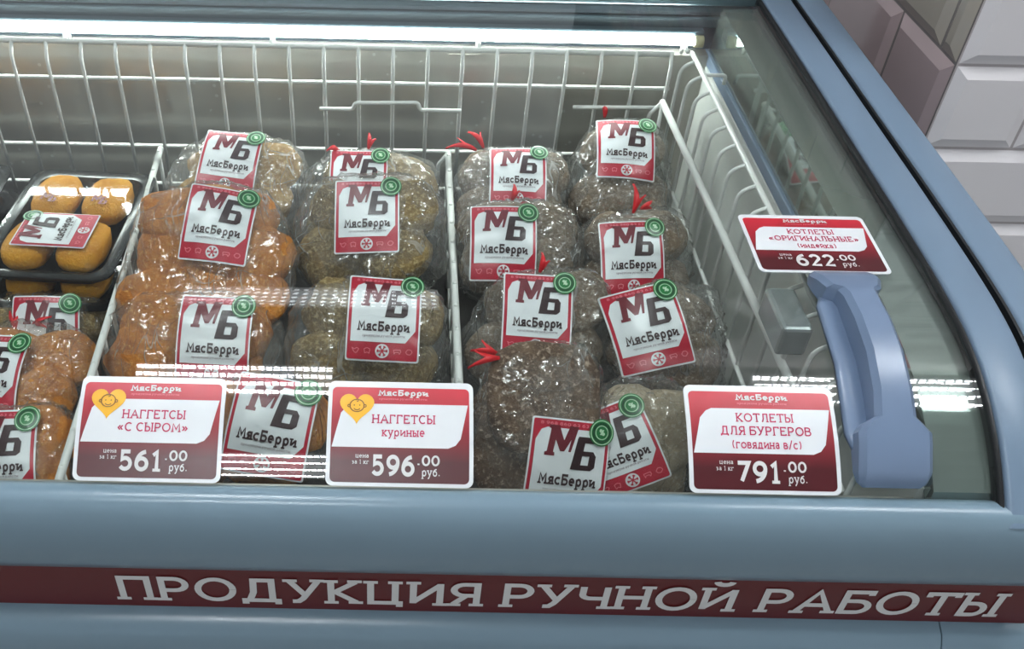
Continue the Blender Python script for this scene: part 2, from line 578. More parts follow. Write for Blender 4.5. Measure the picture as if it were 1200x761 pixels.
# name: (advance width, strokes, serif feet/heads as (x, y))
GL = {
    'А': (.78, [[(.02, 0), (.39, 1), (.76, 0)], [(.16, .33), (.62, .33)]], [(.03, 0), (.75, 0)]),
    'Б': (.60, [[(.56, .84), (.56, 1), (.02, 1), (.02, 0), (.36, 0)] , [(.02, .56), (.34, .56)] + _arc(.34, .28, .26, .28, 90, -90) + [(.02, 0)]], []),
    'В': (.60, [[(.02, 0), (.02, 1), (.30, 1)] + _arc(.30, .77, .22, .23, 90, -90) + [(.02, .54)], [(.30, .54)] + _arc(.33, .27, .26, .27, 90, -90) + [(.02, 0)]], []),
    'Г': (.56, [[(.05, 0), (.05, 1), (.54, 1), (.54, .82)]], [(.05, 0)]),
    'Д': (.80, [[(.02, -.16), (.02, 0), (.76, 0), (.76, -.16)], [(.12, 0), (.22, .4), (.24, 1), (.64, 1), (.64, 0)]], []),
    'Е': (.58, [[(.54, .86), (.54, 1), (.02, 1), (.02, 0), (.56, 0), (.56, .14)], [(.02, .52), (.44, .52)]], []),
    'И': (.68, [[(.04, 1), (.04, 0)], [(.04, .06), (.64, .94)], [(.64, 0), (.64, 1)]], [(.04, 1), (.64, 0)]),
    'Й': (.68, [[(.04, 1), (.04, 0)], [(.04, .06), (.64, .94)], [(.64, 0), (.64, 1)], _arc(.34, 1.32, .17, .12, 180, 360)], [(.04, 1), (.64, 0)]),
    'К': (.66, [[(.05, 0), (.05, 1)], [(.60, 1), (.14, .50), (.62, 0)], [(.05, .5), (.14, .5)]], [(.05, 0), (.05, 1), (.60, 0), (.58, 1)]),
    'Л': (.70, [[(.0, 0), (.10, .04), (.18, .4), (.20, 1), (.62, 1), (.62, 0)]], [(.62, 0)]),
    'М': (.86, [[(.05, 0), (.10, 1), (.43, .28), (.76, 1), (.81, 0)]], [(.05, 0), (.81, 0)]),
    'Н': (.70, [[(.05, 0), (.05, 1)], [(.65, 0), (.65, 1)], [(.05, .51), (.65, .51)]], [(.05, 0), (.65, 0), (.05, 1), (.65, 1)]),
    'О': (.80, [_el(.40, .5, .39, .5)], []),
    'П': (.70, [[(.05, 0), (.05, 1), (.65, 1), (.65, 0)]], [(.05, 0), (.65, 0)]),
    'Р': (.60, [[(.04, 0), (.04, 1), (.32, 1)] + _arc(.32, .72, .25, .28, 90, -90) + [(.04, .44)]], [(.04, 0)]),
    'С': (.66, [_arc(.38, .5, .37, .5, 48, 312, 20)], []),
    'Т': (.64, [[(.0, .84), (.0, 1), (.64, 1), (.64, .84)], [(.32, 1), (.32, 0)]], [(.32, 0)]),
    'У': (.66, [[(.02, 1), (.34, .34)], [(.64, 1), (.30, .14), (.20, 0), (.06, 0)]], [(.03, 1), (.63, 1)]),
    'Ц': (.74, [[(.05, 1), (.05, 0), (.70, 0), (.70, -.17)], [(.60, 1), (.60, 0)]], [(.05, 1), (.60, 1)]),
    'Ч': (.62, [[(.04, 1), (.04, .62)] + _arc(.24, .62, .20, .19, 180, 270) + [(.58, .43)], [(.58, 1), (.58, 0)]], [(.58, 0)]),
    'Ы': (.82, [[(.04, 1), (.04, 0), (.30, 0)], [(.04, .56), (.28, .56)] + _arc(.28, .28, .23, .28, 90, -90) + [(.04, 0)], [(.76, 0), (.76, 1)]], [(.76, 0), (.76, 1), (.04, 1)]),
    'Ь': (.58, [[(.04, 1), (.04, 0), (.30, 0)], [(.04, .56), (.30, .56)] + _arc(.30, .28, .25, .28, 90, -90) + [(.04, 0)]], [(.04, 1)]),
    'Я': (.62, [[(.56, 0), (.56, 1), (.28, 1)] + _arc(.28, .73, .24, .27, 90, 270) + [(.56, .46)], [(.34, .46), (.04, 0)]], [(.56, 0), (.05, 0)]),
    'б': (.58, [_el(.28, .32, .25, .32), _arc(.55, .36, .52, .58, 175, 100, 8) + [(.50, 1.0)]], []),
    'а': (.54, [[(.05, .60), (.14, .72), (.32, .72), (.42, .60), (.42, .06), (.50, 0)], _el(.23, .21, .20, .20)], []),
    'е': (.56, [[(.03, .36), (.51, .36)] + _arc(.27, .36, .25, .36, 0, 310, 18)], []),
    'р': (.58, [[(.06, -.28), (.06, .72)], _el(.30, .36, .24, .36)], [(.06, -.28)]),
    'у': (.56, [[(.02, .72), (.28, .06)], [(.54, .72), (.24, -.14), (.14, -.28), (.04, -.28)]], [(.03, .72), (.53, .72)]),
    'з': (.48, [[(.04, .64)] + _arc(.20, .54, .18, .18, 110, -90) + [(.14, .36)], [(.20, .36)] + _arc(.20, .18, .21, .18, 90, -120)], []),
    '0': (.64, [_el(.31, .5, .29, .5)], []),
    '1': (.46, [[(.04, .80), (.24, 1), (.24, 0)]], [(.24, 0)]),
    '2': (.60, [_arc(.29, .72, .25, .28, 165, -20) + [(.04, 0), (.56, 0)]], []),
    '3': (.58, [_arc(.26, .76, .23, .24, 150, -90) , _arc(.26, .27, .26, .27, 90, -150)], []),
    '5': (.60, [[(.52, 1), (.12, 1), (.08, .52)] + _arc(.27, .32, .27, .31, 120, -150, 14)], []),
    '6': (.62, [_el(.30, .31, .27, .31), _arc(.56, .33, .53, .67, 180, 96, 8)], []),
    '7': (.58, [[(.02, 1), (.56, 1), (.20, 0)]], []),
    '8': (.60, [_el(.29, .76, .22, .24), _el(.29, .27, .27, .27)], []),
    '9': (.62, [_el(.31, .69, .27, .31), _arc(.05, .67, .53, .67, 0, -84, 8)], []),
    '.': (.22, [[(.08, .0), (.08, .16)]], []),
    '/': (.44, [[(.02, -.1), (.42, 1.05)]], []),
    '(': (.30, [_arc(.42, .45, .36, .62, 125, 235)], []),
    ')': (.30, [_arc(-.14, .45, .36, .62, 55, -55)], []),
    '«': (.58, [[(.26, .66), (.04, .38), (.26, .10)], [(.52, .66), (.30, .38), (.52, .10)]], []),
    '»': (.58, [[(.04, .66), (.26, .38), (.04, .10)], [(.30, .66), (.52, .38), (.30, .10)]], []),
    '%': (.70, [_el(.16, .78, .14, .20), _el(.54, .22, .14, .20), [(.58, 1), (.12, 0)]], []),
}
for _c in 'вгдийклмнопстцчыья':
    _w, _s, _f = GL[_c.upper()]
    GL[_c] = (_w * .82, [[(x * .82, y * .72) for x, y in st] for st in _s], [(x * .82, y * .72) for x, y in _f])


def stroke_strip(pts, t):
    """quads along a polyline, mitred"""
    P = [Vector(pts[0])]
    for p in pts[1:]:
        if (Vector(p) - P[-1]).length > 1e-4:
            P.append(Vector(p))
    closed = (P[0] - P[-1]).length < 1e-6
    if closed:
        P = P[:-1]
    n = len(P)
    L, Rr = [], []
    for i in range(n):
        a = P[i - 1] if (i > 0 or closed) else None
        c = P[(i + 1) % n] if (i < n - 1 or closed) else None
        d0 = (P[i] - a).normalized() if a is not None else (c - P[i]).normalized()
        d1 = (c - P[i]).normalized() if c is not None else d0
        n0, n1 = Vector((-d0.y, d0.x)), Vector((-d1.y, d1.x))
        m = n0 + n1
        m = m / max(m.length_squared / 2, .55) if m.length > 1e-6 else n0
        L.append(P[i] + m * t / 2)
        Rr.append(P[i] - m * t / 2)
    q = []
    for i in range(n if closed else n - 1):
        j = (i + 1) % n
        q.append([L[i], Rr[i], Rr[j], L[j]])
    return q


_layout = {}


def slab_text(body, t=.15, gap=.16):
    """quads of a line of text; baseline 0, capitals 1 high; returns quads and total width"""
    k = (body, t, gap)
    if k in _layout:
        return _layout[k]
    x, quads, ns = 0.0, [], 0
    for ch in body:
        if ch == ' ':
            x += .36
            continue
        wd, strokes, feet = GL[ch]
        low = ch.islower()
        top = .72 if low else 1.0
        fy = lambda y: t / 2 + y * (top - t) / top if -.02 <= y <= 1.02 else (y + t / 2 if y < 0 else y - t / 2)
        for st in strokes:
            ns += 1
            for n_, q in enumerate(stroke_strip([(a, fy(b)) for a, b in st], t)):
                quads.append(([(x + t / 2 + p.x, p.y) for p in q], ns % 6 + .12 * n_))
        for fx, y in feet:
            ns += 1
            yy = fy(y)
            h = t * .36
            c = yy + (t / 2 - h) if y > .4 * top else yy - (t / 2 - h)
            ww = t * 1.05
            quads.append(([(x + t / 2 + fx - ww, c - h), (x + t / 2 + fx + ww, c - h), (x + t / 2 + fx + ww, c + h), (x + t / 2 + fx - ww, c + h)], ns % 6))
        x += wd + t + gap - .06
    _layout[k] = (quads, x - gap)
    return _layout[k]


class Sheet:
    def __init__(self, fine=None):
        self.parts = []
        self.fine = fine

    def poly(self, pts, mat, layer):
        self.parts.append(('p', pts, mat, layer))

    def ring(self, cx, cy, r, wd, mat, layer, n=28, sy=1.0, a0=0, a1=2 * PI):
        k = [a0 + (a1 - a0) * i / n for i in range(n + 1)]
        for a, b in zip(k, k[1:]):
            self.poly([(cx + (r - wd) * math.cos(a), cy + (r - wd) * math.sin(a) * sy), (cx + r * math.cos(a), cy + r * math.sin(a) * sy),
                       (cx + r * math.cos(b), cy + r * math.sin(b) * sy), (cx + (r - wd) * math.cos(b), cy + (r - wd) * math.sin(b) * sy)], mat, layer)

    def disc(self, cx, cy, r, mat, layer, n=28, sy=1.0):
        self.poly([(cx + r * math.cos(2 * PI * i / n), cy + sy * r * math.sin(2 * PI * i / n)) for i in range(n)], mat, layer)

    def rrect(self, x0, y0, x1, y1, r, mat, layer, n=6):
        pts = []
        for cx, cy, a in ((x1 - r, y0 + r, -PI / 2), (x1 - r, y1 - r, 0), (x0 + r, y1 - r, PI / 2), (x0 + r, y0 + r, PI)):
            pts += [(cx + r * math.cos(a + PI / 2 * i / n), cy + r * math.sin(a + PI / 2 * i / n)) for i in range(n + 1)]
        self.poly(pts, mat, layer)

    def text(self, body, x0, y0, x1, y1, mat, layer, bold=.15, gap=.16):
        """y0 is the baseline, y1 the height of capitals"""
        quads, W_ = slab_text(body, bold, gap)
        for q, ns in quads:
            p = [(x0 + (x1 - x0) * a / W_, y0 + (y1 - y0) * b) for a, b in q]
            ar = sum(p[i_][0] * p[(i_ + 1) % 4][1] - p[(i_ + 1) % 4][0] * p[i_][1] for i_ in range(4))
            self.parts.append(('p', p if ar > 0 else p[::-1], mat, layer + .28 * ns))

    def line(self, a, b, wd, mat, layer):
        dx, dy = b[0] - a[0], b[1] - a[1]
        L = math.hypot(dx, dy)
        nx, ny = -dy / L * wd / 2, dx / L * wd / 2
        self.poly([(a[0] + nx, a[1] + ny), (a[0] - nx, a[1] - ny), (b[0] - nx, b[1] - ny), (b[0] + nx, b[1] + ny)], mat, layer)

    def build(self, name, mapping, parent, thick=0.0, step=0.00022, base=0.0, smooth=True):
        """mapping(s, t, h) -> world point; thick closes the lowest layer downwards"""
        mats, idx = [], {}
        bm = bmesh.new()
        for kind, data, mat, layer in self.parts:
            if mat not in idx:
                idx[mat] = len(mats)
                mats.append(M[mat])
            h = base + layer * step
            if kind == 't':
                vs, fs = data
                V = [bm.verts.new((x, y, h)) for x, y in vs]
                for f in fs:
                    try:
                        bm.faces.new([V[i] for i in f]).material_index = idx[mat]
                    except ValueError:
                        pass
            else:
                V = [bm.verts.new((x, y, h)) for x, y in data]
                f = bm.faces.new(V)
                f.material_index = idx[mat]
                if f.calc_center_median() and f.normal.z < 0:
                    pass
                if thick and layer == 0:
                    W = [bm.verts.new((x, y, base - thick)) for x, y in data]
                    n = len(V)
                    for i in range(n):
                        bm.faces.new((V[i], W[i], W[(i + 1) % n], V[(i + 1) % n])).material_index = idx[mat]
                    bm.faces.new(W[::-1]).material_index = idx[mat]
        bm.normal_update()
        if self.fine:
            bmesh.ops.triangulate(bm, faces=[f for f in bm.faces if len(f.verts) > 4])
            for _ in range(5):
                es = [e for e in bm.edges if e.calc_length() > self.fine]
                if not es:
                    break
                bmesh.ops.subdivide_edges(bm, edges=es, cuts=1)
                bmesh.ops.triangulate(bm, faces=[f for f in bm.faces if len(f.verts) > 4])
        for v in bm.verts:
            v.co = mapping(v.co.x, v.co.y, v.co.z)
        bm.normal_update()
        o = mesh_obj(name, bm, mats, parent, smooth=smooth)
        return o


# ------------------------------------------------------------------ the curve of the glass lid
KN = [(.425, .901), (.438, .914), (.47, .939), (.51, .959), (.55, .9695), (.60, .975), (.70, .979), (.88, .983), (1.02, .986), (1.145, .988)]


def lid_curve(n=300):
    P = np.array(KN)
    P = np.vstack([2 * P[0] - P[1], P, 2 * P[-1] - P[-2]])
    out = []
    for i in range(1, len(P) - 2):
        p0, p1, p2, p3 = P[i - 1:i + 3]
        for t in np.linspace(0, 1, 40, endpoint=False):
            out.append(.5 * ((2 * p1) + (-p0 + p2) * t + (2 * p0 - 5 * p1 + 4 * p2 - p3) * t ** 2 + (-p0 + 3 * p1 - 3 * p2 + p3) * t ** 3))
    out.append(P[-2])
    A = np.array(out)
    s = np.r_[0, np.cumsum(np.hypot(*np.diff(A, axis=0).T))]
    g = np.linspace(0, s[-1], n)
    A = np.c_[np.interp(g, s, A[:, 0]), np.interp(g, s, A[:, 1])]
    for _ in range(60):
        A[1:-1] = .25 * A[:-2] + .5 * A[1:-1] + .25 * A[2:]
    return A


LC = lid_curve()
LS = np.r_[0, np.cumsum(np.hypot(*np.diff(LC, axis=0).T))]
LT = np.gradient(LC, axis=0)
LT /= np.linalg.norm(LT, axis=1)[:, None]


def lid_at(s, h=0.0):
    """(y, z) on the lid at arc length s, lifted h along its normal"""
    y, z = np.interp(s, LS, LC[:, 0]), np.interp(s, LS, LC[:, 1])
    ty, tz = np.interp(s, LS, LT[:, 0]), np.interp(s, LS, LT[:, 1])
    return float(y - tz * h), float(z + ty * h)


def lid_s(y):
    return float(np.interp(y, LC[:, 0], LS))


# ================================================================== THE SETTING
def struct(o):
    o['kind'] = 'structure'
    return o


bm = bmesh.new()
box(bm, (-3.2, -2.6, -0.1), (3.2, 3.2, 0))
struct(mesh_obj('floor', bm, M['floor'], smooth=False))
bm = bmesh.new()
box(bm, (-3.2, -2.6, 2.98), (3.2, 3.2, 3.05))
struct(mesh_obj('ceiling', bm, M['ceiling'], smooth=False))

XW, YW = 0.587, 0.957


def tile_wall(name, origin, du, dn, length, z0, z1, joint0, colfun, mats, offset_fun):
    """bevelled tiles, each a low pyramid frustum on a grout bed; du along the wall, dn out of it"""
    bm = bmesh.new()
    O, du, dn = Vector(origin), Vector(du), Vector(dn)
    g, bv, hh = 0.0012, 0.013, 0.006

    def P(a, z, d):
        q = O + du * a + dn * d
        return Vector((q.x, q.y, z))
    f = bm.faces.new([bm.verts.new(P(a, z, 0)) for a, z in ((0, 0), (length, 0), (length, 2.98), (0, 2.98))])
    f.material_index = 0
    f = bm.faces.new([bm.verts.new(P(a, z, -0.08)) for a, z in ((0, 0), (0, 2.98), (length, 2.98), (length, 0))])
    for a in (0, length):
        bm.faces.new([bm.verts.new(P(a, z, d)) for z, d in ((0, 0), (2.98, 0), (2.98, -0.08), (0, -0.08))])
    r0 = int(round((z0 - joint0) / 0.1))
    r1 = int(round((z1 - joint0) / 0.1))
    for r in range(r0, r1):
        zb, zt = joint0 + r * 0.1, joint0 + (r + 1) * 0.1
        a = offset_fun(r)
        while a < length:
            lo, hi = max(a, 0), min(a + 0.2, length)
            if hi - lo > 0.03:
                o_ = [P(lo + g, zb + g, -0.0002), P(hi - g, zb + g, -0.0002), P(hi - g, zt - g, -0.0002), P(lo + g, zt - g, -0.0002)]
                i_ = [P(lo + g + bv, zb + g + bv, hh), P(hi - g - bv, zb + g + bv, hh), P(hi - g - bv, zt - g - bv, hh), P(lo + g + bv, zt - g - bv, hh)]
                vo = [bm.verts.new(p) for p in o_]
                vi = [bm.verts.new(p) for p in i_]
                k = colfun(r, a)
                bm.faces.new(vi).material_index = k
                for j in range(4):
                    bm.faces.new((vo[j], vo[(j + 1) % 4], vi[(j + 1) % 4], vi[j])).material_index = k
            a += 0.2
    bmesh.ops.recalc_face_normals(bm, faces=bm.faces)
    return struct(mesh_obj(name, bm, mats, smooth=False))


tile_wall('wall_back', (XW + .0008, YW, 0), (1, 0, 0), (0, -1, 0), 2.4, 0.5, 1.7, 0.998, lambda r, a: 1, [M['grout'], M['tile_white']],
          lambda r: -0.1 if r % 2 else 0.0)
tile_wall('wall_right', (XW, YW + .0008, 0), (0, 1, 0), (-1, 0, 0), 2.2, 0.5, 1.7, 0.998, lambda r, a: 1 + (r % 2 == 0), [M['grout_dark'], M['tile_mauve'], M['tile_taupe']],
          lambda r: -0.06 if r % 2 else -0.16)


# ================================================================== CEILING LAMPS (their reflections lie in the glass)
def ceiling_lamp(x, y, label, half=.275, pitch=.14, led='led'):
    t = thing('ceiling_lamp', (x, y, 2.98), label, 'lamp', 'square led ceiling lamps over the freezer')
    bm = bmesh.new()
    box(bm, (x - half - .025, y - .30, 2.93), (x + half + .025, y + .30, 2.98), 0.006)
    o = mesh_obj('housing', bm, M['lampframe'], t, smooth=False)
    bm = bmesh.new()
    box(bm, (x - half, y - pitch * 1.5 - .05, 2.9285), (x + half, y + pitch * 1.5 + .05, 2.931))
    mesh_obj('diffuser', bm, M['diffuser'], t, smooth=False)
    for r in range(4):
        bm = bmesh.new()
        yy = y + pitch * (r - 1.5)
        n = 26
        for k in range(n):
            xx = x - half + 2 * half * (k + .5) / n
            box(bm, (xx - .0075, yy - .011, 2.922), (xx + .0075, yy + .011, 2.929))
        mesh_obj('led_row', bm, M[led], t, smooth=False)
    return t


ceiling_lamp(-0.45, 0.53, 'square four row led ceiling lamp above the cheese nugget lane')
ceiling_lamp(-0.45, -1.12, 'square four row led ceiling lamp behind the viewer')
ceiling_lamp(-0.30, 2.18, 'square four row led ceiling lamp beyond the back of the freezer', .44, .075, 'led_far')
ceiling_lamp(1.33, 0.53, 'square four row led ceiling lamp above the tiled pillar end', .335)

# ================================================================== THE FREEZER
XL, XR = -1.30, 0.508
fz = thing('chest_freezer', (-0.4, 0.8, 0), 'blue grey island chest freezer with curved glass lid and dark red banner', 'freezer')

# bumper: the rounded upper front profile
bp_prof = [(.452, .890), (.4455, .9055), (.4425, .9095), (.437, .9130), (.430, .9135), (.4245, .910), (.4195, .900), (.4165, .886), (.4155, .870), (.4165, .855), (.4195, .843), (.4240, .832), (.430, .8265), (.452, .8265)]
bm = bmesh.new()
sweep_x(bm, bp_prof, XL, XR + .01)
o = mesh_obj('front_bumper', bm, M['blue'], fz)
sharp(o, 50)
bm = bmesh.new()
low = [(.452, .774), (.428, .774), (.4195, .770), (.414, .764), (.411, .758), (.410, .735), (.412, .60), (.418, .30), (.418, .10), (.452, .10)]
sweep_x(bm, low, XL, 0.4365)
sweep_x(bm, low, 0.4375, XR + .01)
o = mesh_obj('lower_front_panel', bm, M['blue'], fz)
sharp(o, 50)
# banner
bm = bmesh.new()
sweep_x(bm, [(.452, .8275), (.4290, .8275), (.4290, .7735), (.452, .7735)], XL, XR + .008)
ban = mesh_obj('banner_strip', bm, M['banner'], fz, smooth=False)

# serif-bearing capitals laid out along the banner
def banner_text():
    s = Sheet()
    for wd, x0, x1 in (('ПРОДУКЦИЯ', -.2150, .0695), ('РУЧНОЙ', .0860, .2675), ('РАБОТЫ', .2870, .4750)):
        s.text(wd, x0, .7835, x1, .8155, 'letter', 1, bold=.155, gap=.13)
    return s


banner_text().build('lettering', lambda a, b, h: Vector((a, .4290 - 0.0004 - h, b)), ban)

# carcass: ends, back and foot, tank liner
bm = bmesh.new()
box(bm, (XL, .452, .10), (XL + .04, 1.30, .90), 0.004)
box(bm, (0.470, .452, .10), (XR, 1.30, .955), 0.004)
box(bm, (XL, 1.22, .10), (XR, 1.30, .955), 0.004)
box(bm, (XL + .05, .50, 0.0), (XR - .05, 1.26, .12))
o = mesh_obj('carcass', bm, M['blue'], fz, smooth=False)

bm = bmesh.new()
def quad(bm, pts, mi=0):
    f = bm.faces.new([bm.verts.new(p) for p in pts])
    f.material_index = mi
    return f
TX0, TX1, TY0, TY1, TZ0, TZ1 = XL + .05, 0.383, .456, 1.135, .42, .905
box(bm, (TX0, TY1, TZ0), (TX1 + .03, TY1 + .02, TZ1 + .014))
box(bm, (TX0, TY0 - .003, TZ0), (TX1, TY0, TZ1 - .01))
box(bm, (TX0, TY0, TZ0 - .01), (TX1, TY1, TZ0))
o = mesh_obj('tank_liner', bm, M['tank'], fz, smooth=False)
bm = bmesh.new()
box(bm, (TX1, TY0, TZ0), (TX1 + .012, TY1, TZ1))
mesh_obj('tank_side_wall', bm, M['tank_side'], fz, smooth=False)
bm = bmesh.new()
box(bm, (0.058, TY1 - .0012, TZ0), (0.098, TY1, TZ1 + .01))
mesh_obj('liner_seam', bm, M['tank'], fz, smooth=False)
# lip and glossy end panel under the glass
bm = bmesh.new()
box(bm, (TX1 + .0005, TY0, .906), (0.3885, TY1 + .02, .920), 0.0015)
mesh_obj('tank_lip', bm, M['blue_rail'], fz, smooth=False)
bm = bmesh.new()
prof = [(y, z - .009) for y, z in LC[4::4]]
prof = [(.445, .895)] + [p for p in prof if p[0] > .443] + [(1.150, .915), (.470, .912)]
sweep_x(bm, prof, 0.3875, 0.4325)
o = mesh_obj('end_panel', bm, M['endpanel'], fz, smooth=False)
# rear trim above the lamp
bm = bmesh.new()
box(bm, (XL + .04, 1.150, .948), (0.432, 1.22, .962), 0.002)
mesh_obj('rear_trim', bm, M['fascia'], fz, smooth=False)
bm = bmesh.new()
box(bm, (XL + .04, 1.153, .9625), (0.432, 1.22, .9755), 0.002)
mesh_obj('rear_trim', bm, M['fascia_dark'], fz, smooth=False)
bm = bmesh.new()
box(bm, (XL + .04, 1.150, .976), (XR, 1.26, 1.000), 0.003)
mesh_obj('rear_trim', bm, M['fascia'], fz, smooth=False)
# lamp
bm = bmesh.new()
box(bm, (XL + .05, 1.139, .932), (0.374, 1.156, .949), 0.002)
lamp = mesh_obj('light_holder', bm, M['fascia'], fz, smooth=False)
bm = bmesh.new()
tube(bm, [(XL + .06, 1.134, .938), (0.362, 1.134, .938)], 0.0045, 10)
mesh_obj('light_tube', bm, M['tube'], lamp)
bm = bmesh.new()
tube(bm, [(0.362, 1.134, .938), (0.372, 1.134, .938)], 0.0075, 10)
mesh_obj('end_cap', bm, pmat('yellowed cap', srgb(196, 190, 150), 0.4, noise_amt=.04), lamp)


def end_rail(name, x0, x1, h0, h1, mat, s0=0.0, s1=None):
    bm = bmesh.new()
    S = np.linspace(s0, LS[-1] if s1 is None else s1, 70)
    b = 0.003
    sec = [(x0, h0), (x0, h1 - b), (x0 + b * .3, h1 - b * .3), (x0 + b, h1), (x1 - b, h1), (x1 - b * .3, h1 - b * .3), (x1, h1 - b), (x1, h0)]
    rows = []
    for s in S:
        rows.append([bm.verts.new((x, *lid_at(s, h))) for x, h in sec])
    for a, c in zip(rows, rows[1:]):
        for i in range(len(sec)):
            j = (i + 1) % len(sec)
            bm.faces.new((a[i], a[j], c[j], c[i]))
    bm.faces.new(rows[0])
    bm.faces.new(rows[-1][::-1])
    bmesh.ops.recalc_face_normals(bm, faces=bm.faces)
    o = mesh_obj(name, bm, mat, fz)
    sharp(o, 50)
    return o


end_rail('end_seal', 0.4285, 0.4330, -.006, .0035, M['gasket'])
end_rail('lid_rail', 0.4325, 0.4665, -.02, .006, M['blue_rail'])
end_rail('rail_gap', 0.466, 0.4735, -.03, -.003, M['gasket'])
end_rail('rail_gap', 0.4733, 0.4752, -.03, .0035, M['gasket'])
end_rail('body_end_rail', 0.4745, 0.506, -.03, .006, M['blue_rail'])

# the sliding glass lid
lid_bm = bmesh.new()
top = [lid_at(s, 0.0) for s in np.linspace(0.006, LS[-1], 160)]
bot = [lid_at(s, -0.004) for s in np.linspace(0.006, LS[-1], 160)]
sweep_x(lid_bm, top + bot[::-1], -1.22, 0.4285)
lid = mesh_obj('glass_lid', lid_bm, M['glass'], fz)
sharp(lid, 40)

# handle on the lid: arched grip between two flared feet
HX = 0.352
hs0, hs1 = lid_s(.444), lid_s(.6145)


def loft(bm, stations):
    rows = []
    for s, xa, xb, h0, h1 in stations:
        b = min(.004, (h1 - h0) * .4)
        sec = [(xa, h0), (xa, h1 - b), (xa + b, h1), (xb - b, h1), (xb, h1 - b), (xb, h0)]
        rows.append([bm.verts.new((x, *lid_at(s, h))) for x, h in sec])
    for a, c in zip(rows, rows[1:]):
        for i in range(6):
            bm.faces.new((a[i], a[(i + 1) % 6], c[(i + 1) % 6], c[i]))
    bm.faces.new(rows[0])
    bm.faces.new(rows[-1][::-1])
    bmesh.ops.recalc_face_normals(bm, faces=bm.faces)


bm = bmesh.new()
st = []
for t, xa, xb, h in ((0, -.019, .021, .004), (.02, -.023, .025, .008), (.06, -.025, .027, .013), (.16, -.025, .027, .017), (.20, -.025, .027, .018), (.235, -.020, .021, .019),
                     (.255, -.013, .017, .0195), (.35, -.012, .016, .023), (.5, -.012, .015, .026), (.65, -.012, .015, .025), (.78, -.012, .015, .022),
                     (.815, -.014, .016, .021), (.835, -.021, .021, .020), (.90, -.024, .026, .017), (.95, -.025, .027, .012), (.985, -.023, .025, .008), (1, -.018, .020, .004)):
    st.append((hs0 + (hs1 - hs0) * t, HX + xa, HX + xb, 0.0, h))
loft(bm, st)
handle = mesh_obj('handle', bm, M['blue_handle'], lid)
sharp(handle, 30)
bm = bmesh.new()
st = []
for t, xa, xb, h in ((.13, -.024, -.010, .0045), (.2, -.029, -.010, .005), (.5, -.027, -.010, .005), (.80, -.026, -.010, .005), (.86, -.021, -.010, .0045)):
    st.append((hs0 + (hs1 - hs0) * t, HX + xa, HX + xb, 0.0, h))
loft(bm, st)
mesh_obj('handle_base', bm, M['blue_handle'], lid)
bm = bmesh.new()
box(bm, (0.298, .560, .938), (0.322, .612, .966), 0.003)
o = mesh_obj('lock_bracket', bm, M['steel'], lid, smooth=False)

# ================================================================== WIRE BASKET
RW, RR = 0.0024, 0.0036
FLOOR_Z = 0.705
bk = thing('wire_basket', (-0.4, 0.8, FLOOR_Z), 'white wire basket lining the freezer tank behind and beside the bags', 'basket')
XB = [0.329 - 0.0425 * k for k in range(0, 37)]
bm = bmesh.new()
tube(bm, [(-1.22, 1.11, .935), (0.332, 1.11, .932)], RR)
tube(bm, [(-1.22, 1.104, .887), (0.334, 1.104, .889)], RW * 1.1)
tube(bm, [(-1.22, 1.104, .793), (0.334, 1.104, .793)], RW * 1.1)
tube(bm, [(-1.22, 1.104, .735), (0.334, 1.104, .735)], RW * 1.1)
for x in XB:
    tube(bm, bend([(x, 1.110, .935), (x, 1.098, .918), (x, 1.101, FLOOR_Z)], .008), RW)
for x in XB[::6]:
    tube(bm, bend([(x + .02, 1.110, .935), (x + .02, 1.136, .935), (x + .02, 1.136, .9215)], .006), RW)
mesh_obj('back_panel', bm, M['wire'], bk)
bm = bmesh.new()
tube(bm, [(0.354, 1.108, .935), (0.354, .46, .935)], RR * .85)
tube(bm, [(0.336, 1.10, .80), (0.336, .46, .80)], RW)
for k in range(17):
    y = 1.085 - 0.039 * k
    tube(bm, bend([(0.337, y, FLOOR_Z), (0.337, y, .928), (0.356, y, .936)], .012, 5), RW * .9)
tube(bm, bend([(0.354, 1.05, .935), (0.381, 1.05, .935), (0.381, 1.05, .9235)], .005), RW)
tube(bm, bend([(0.354, .62, .935), (0.381, .62, .935), (0.381, .62, .9235)], .005), RW)
mesh_obj('side_panel', bm, M['wire'], bk)
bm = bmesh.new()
box(bm, (-1.22, .462, FLOOR_Z - .006), (0.334, 1.098, FLOOR_Z), 0.002)  # solid sheet added, near black to put shade into the gaps between bags
mesh_obj('gap_shade_floor', bm, pmat('gap shade floor', (0.022, 0.019, 0.016, 1), 0.55, noise_amt=.2, noise_scale=30), bk, smooth=False)
bm = bmesh.new()
tube(bm, bend([(-.103, 1.094, .857), (-.061, 1.094, .857), (-.058, 1.094, .866), (.021, 1.094, .868), (.024, 1.094, .858), (.076, 1.094, .858)], .004), RW * 1.1)
mesh_obj('carry_handle', bm, M['wire'], bk)
bm = bmesh.new()
tube(bm, [(.216, 1.094, .866), (.322, 1.094, .868)], RW * 1.1)
mesh_obj('carry_handle', bm, M['wire'], bk)


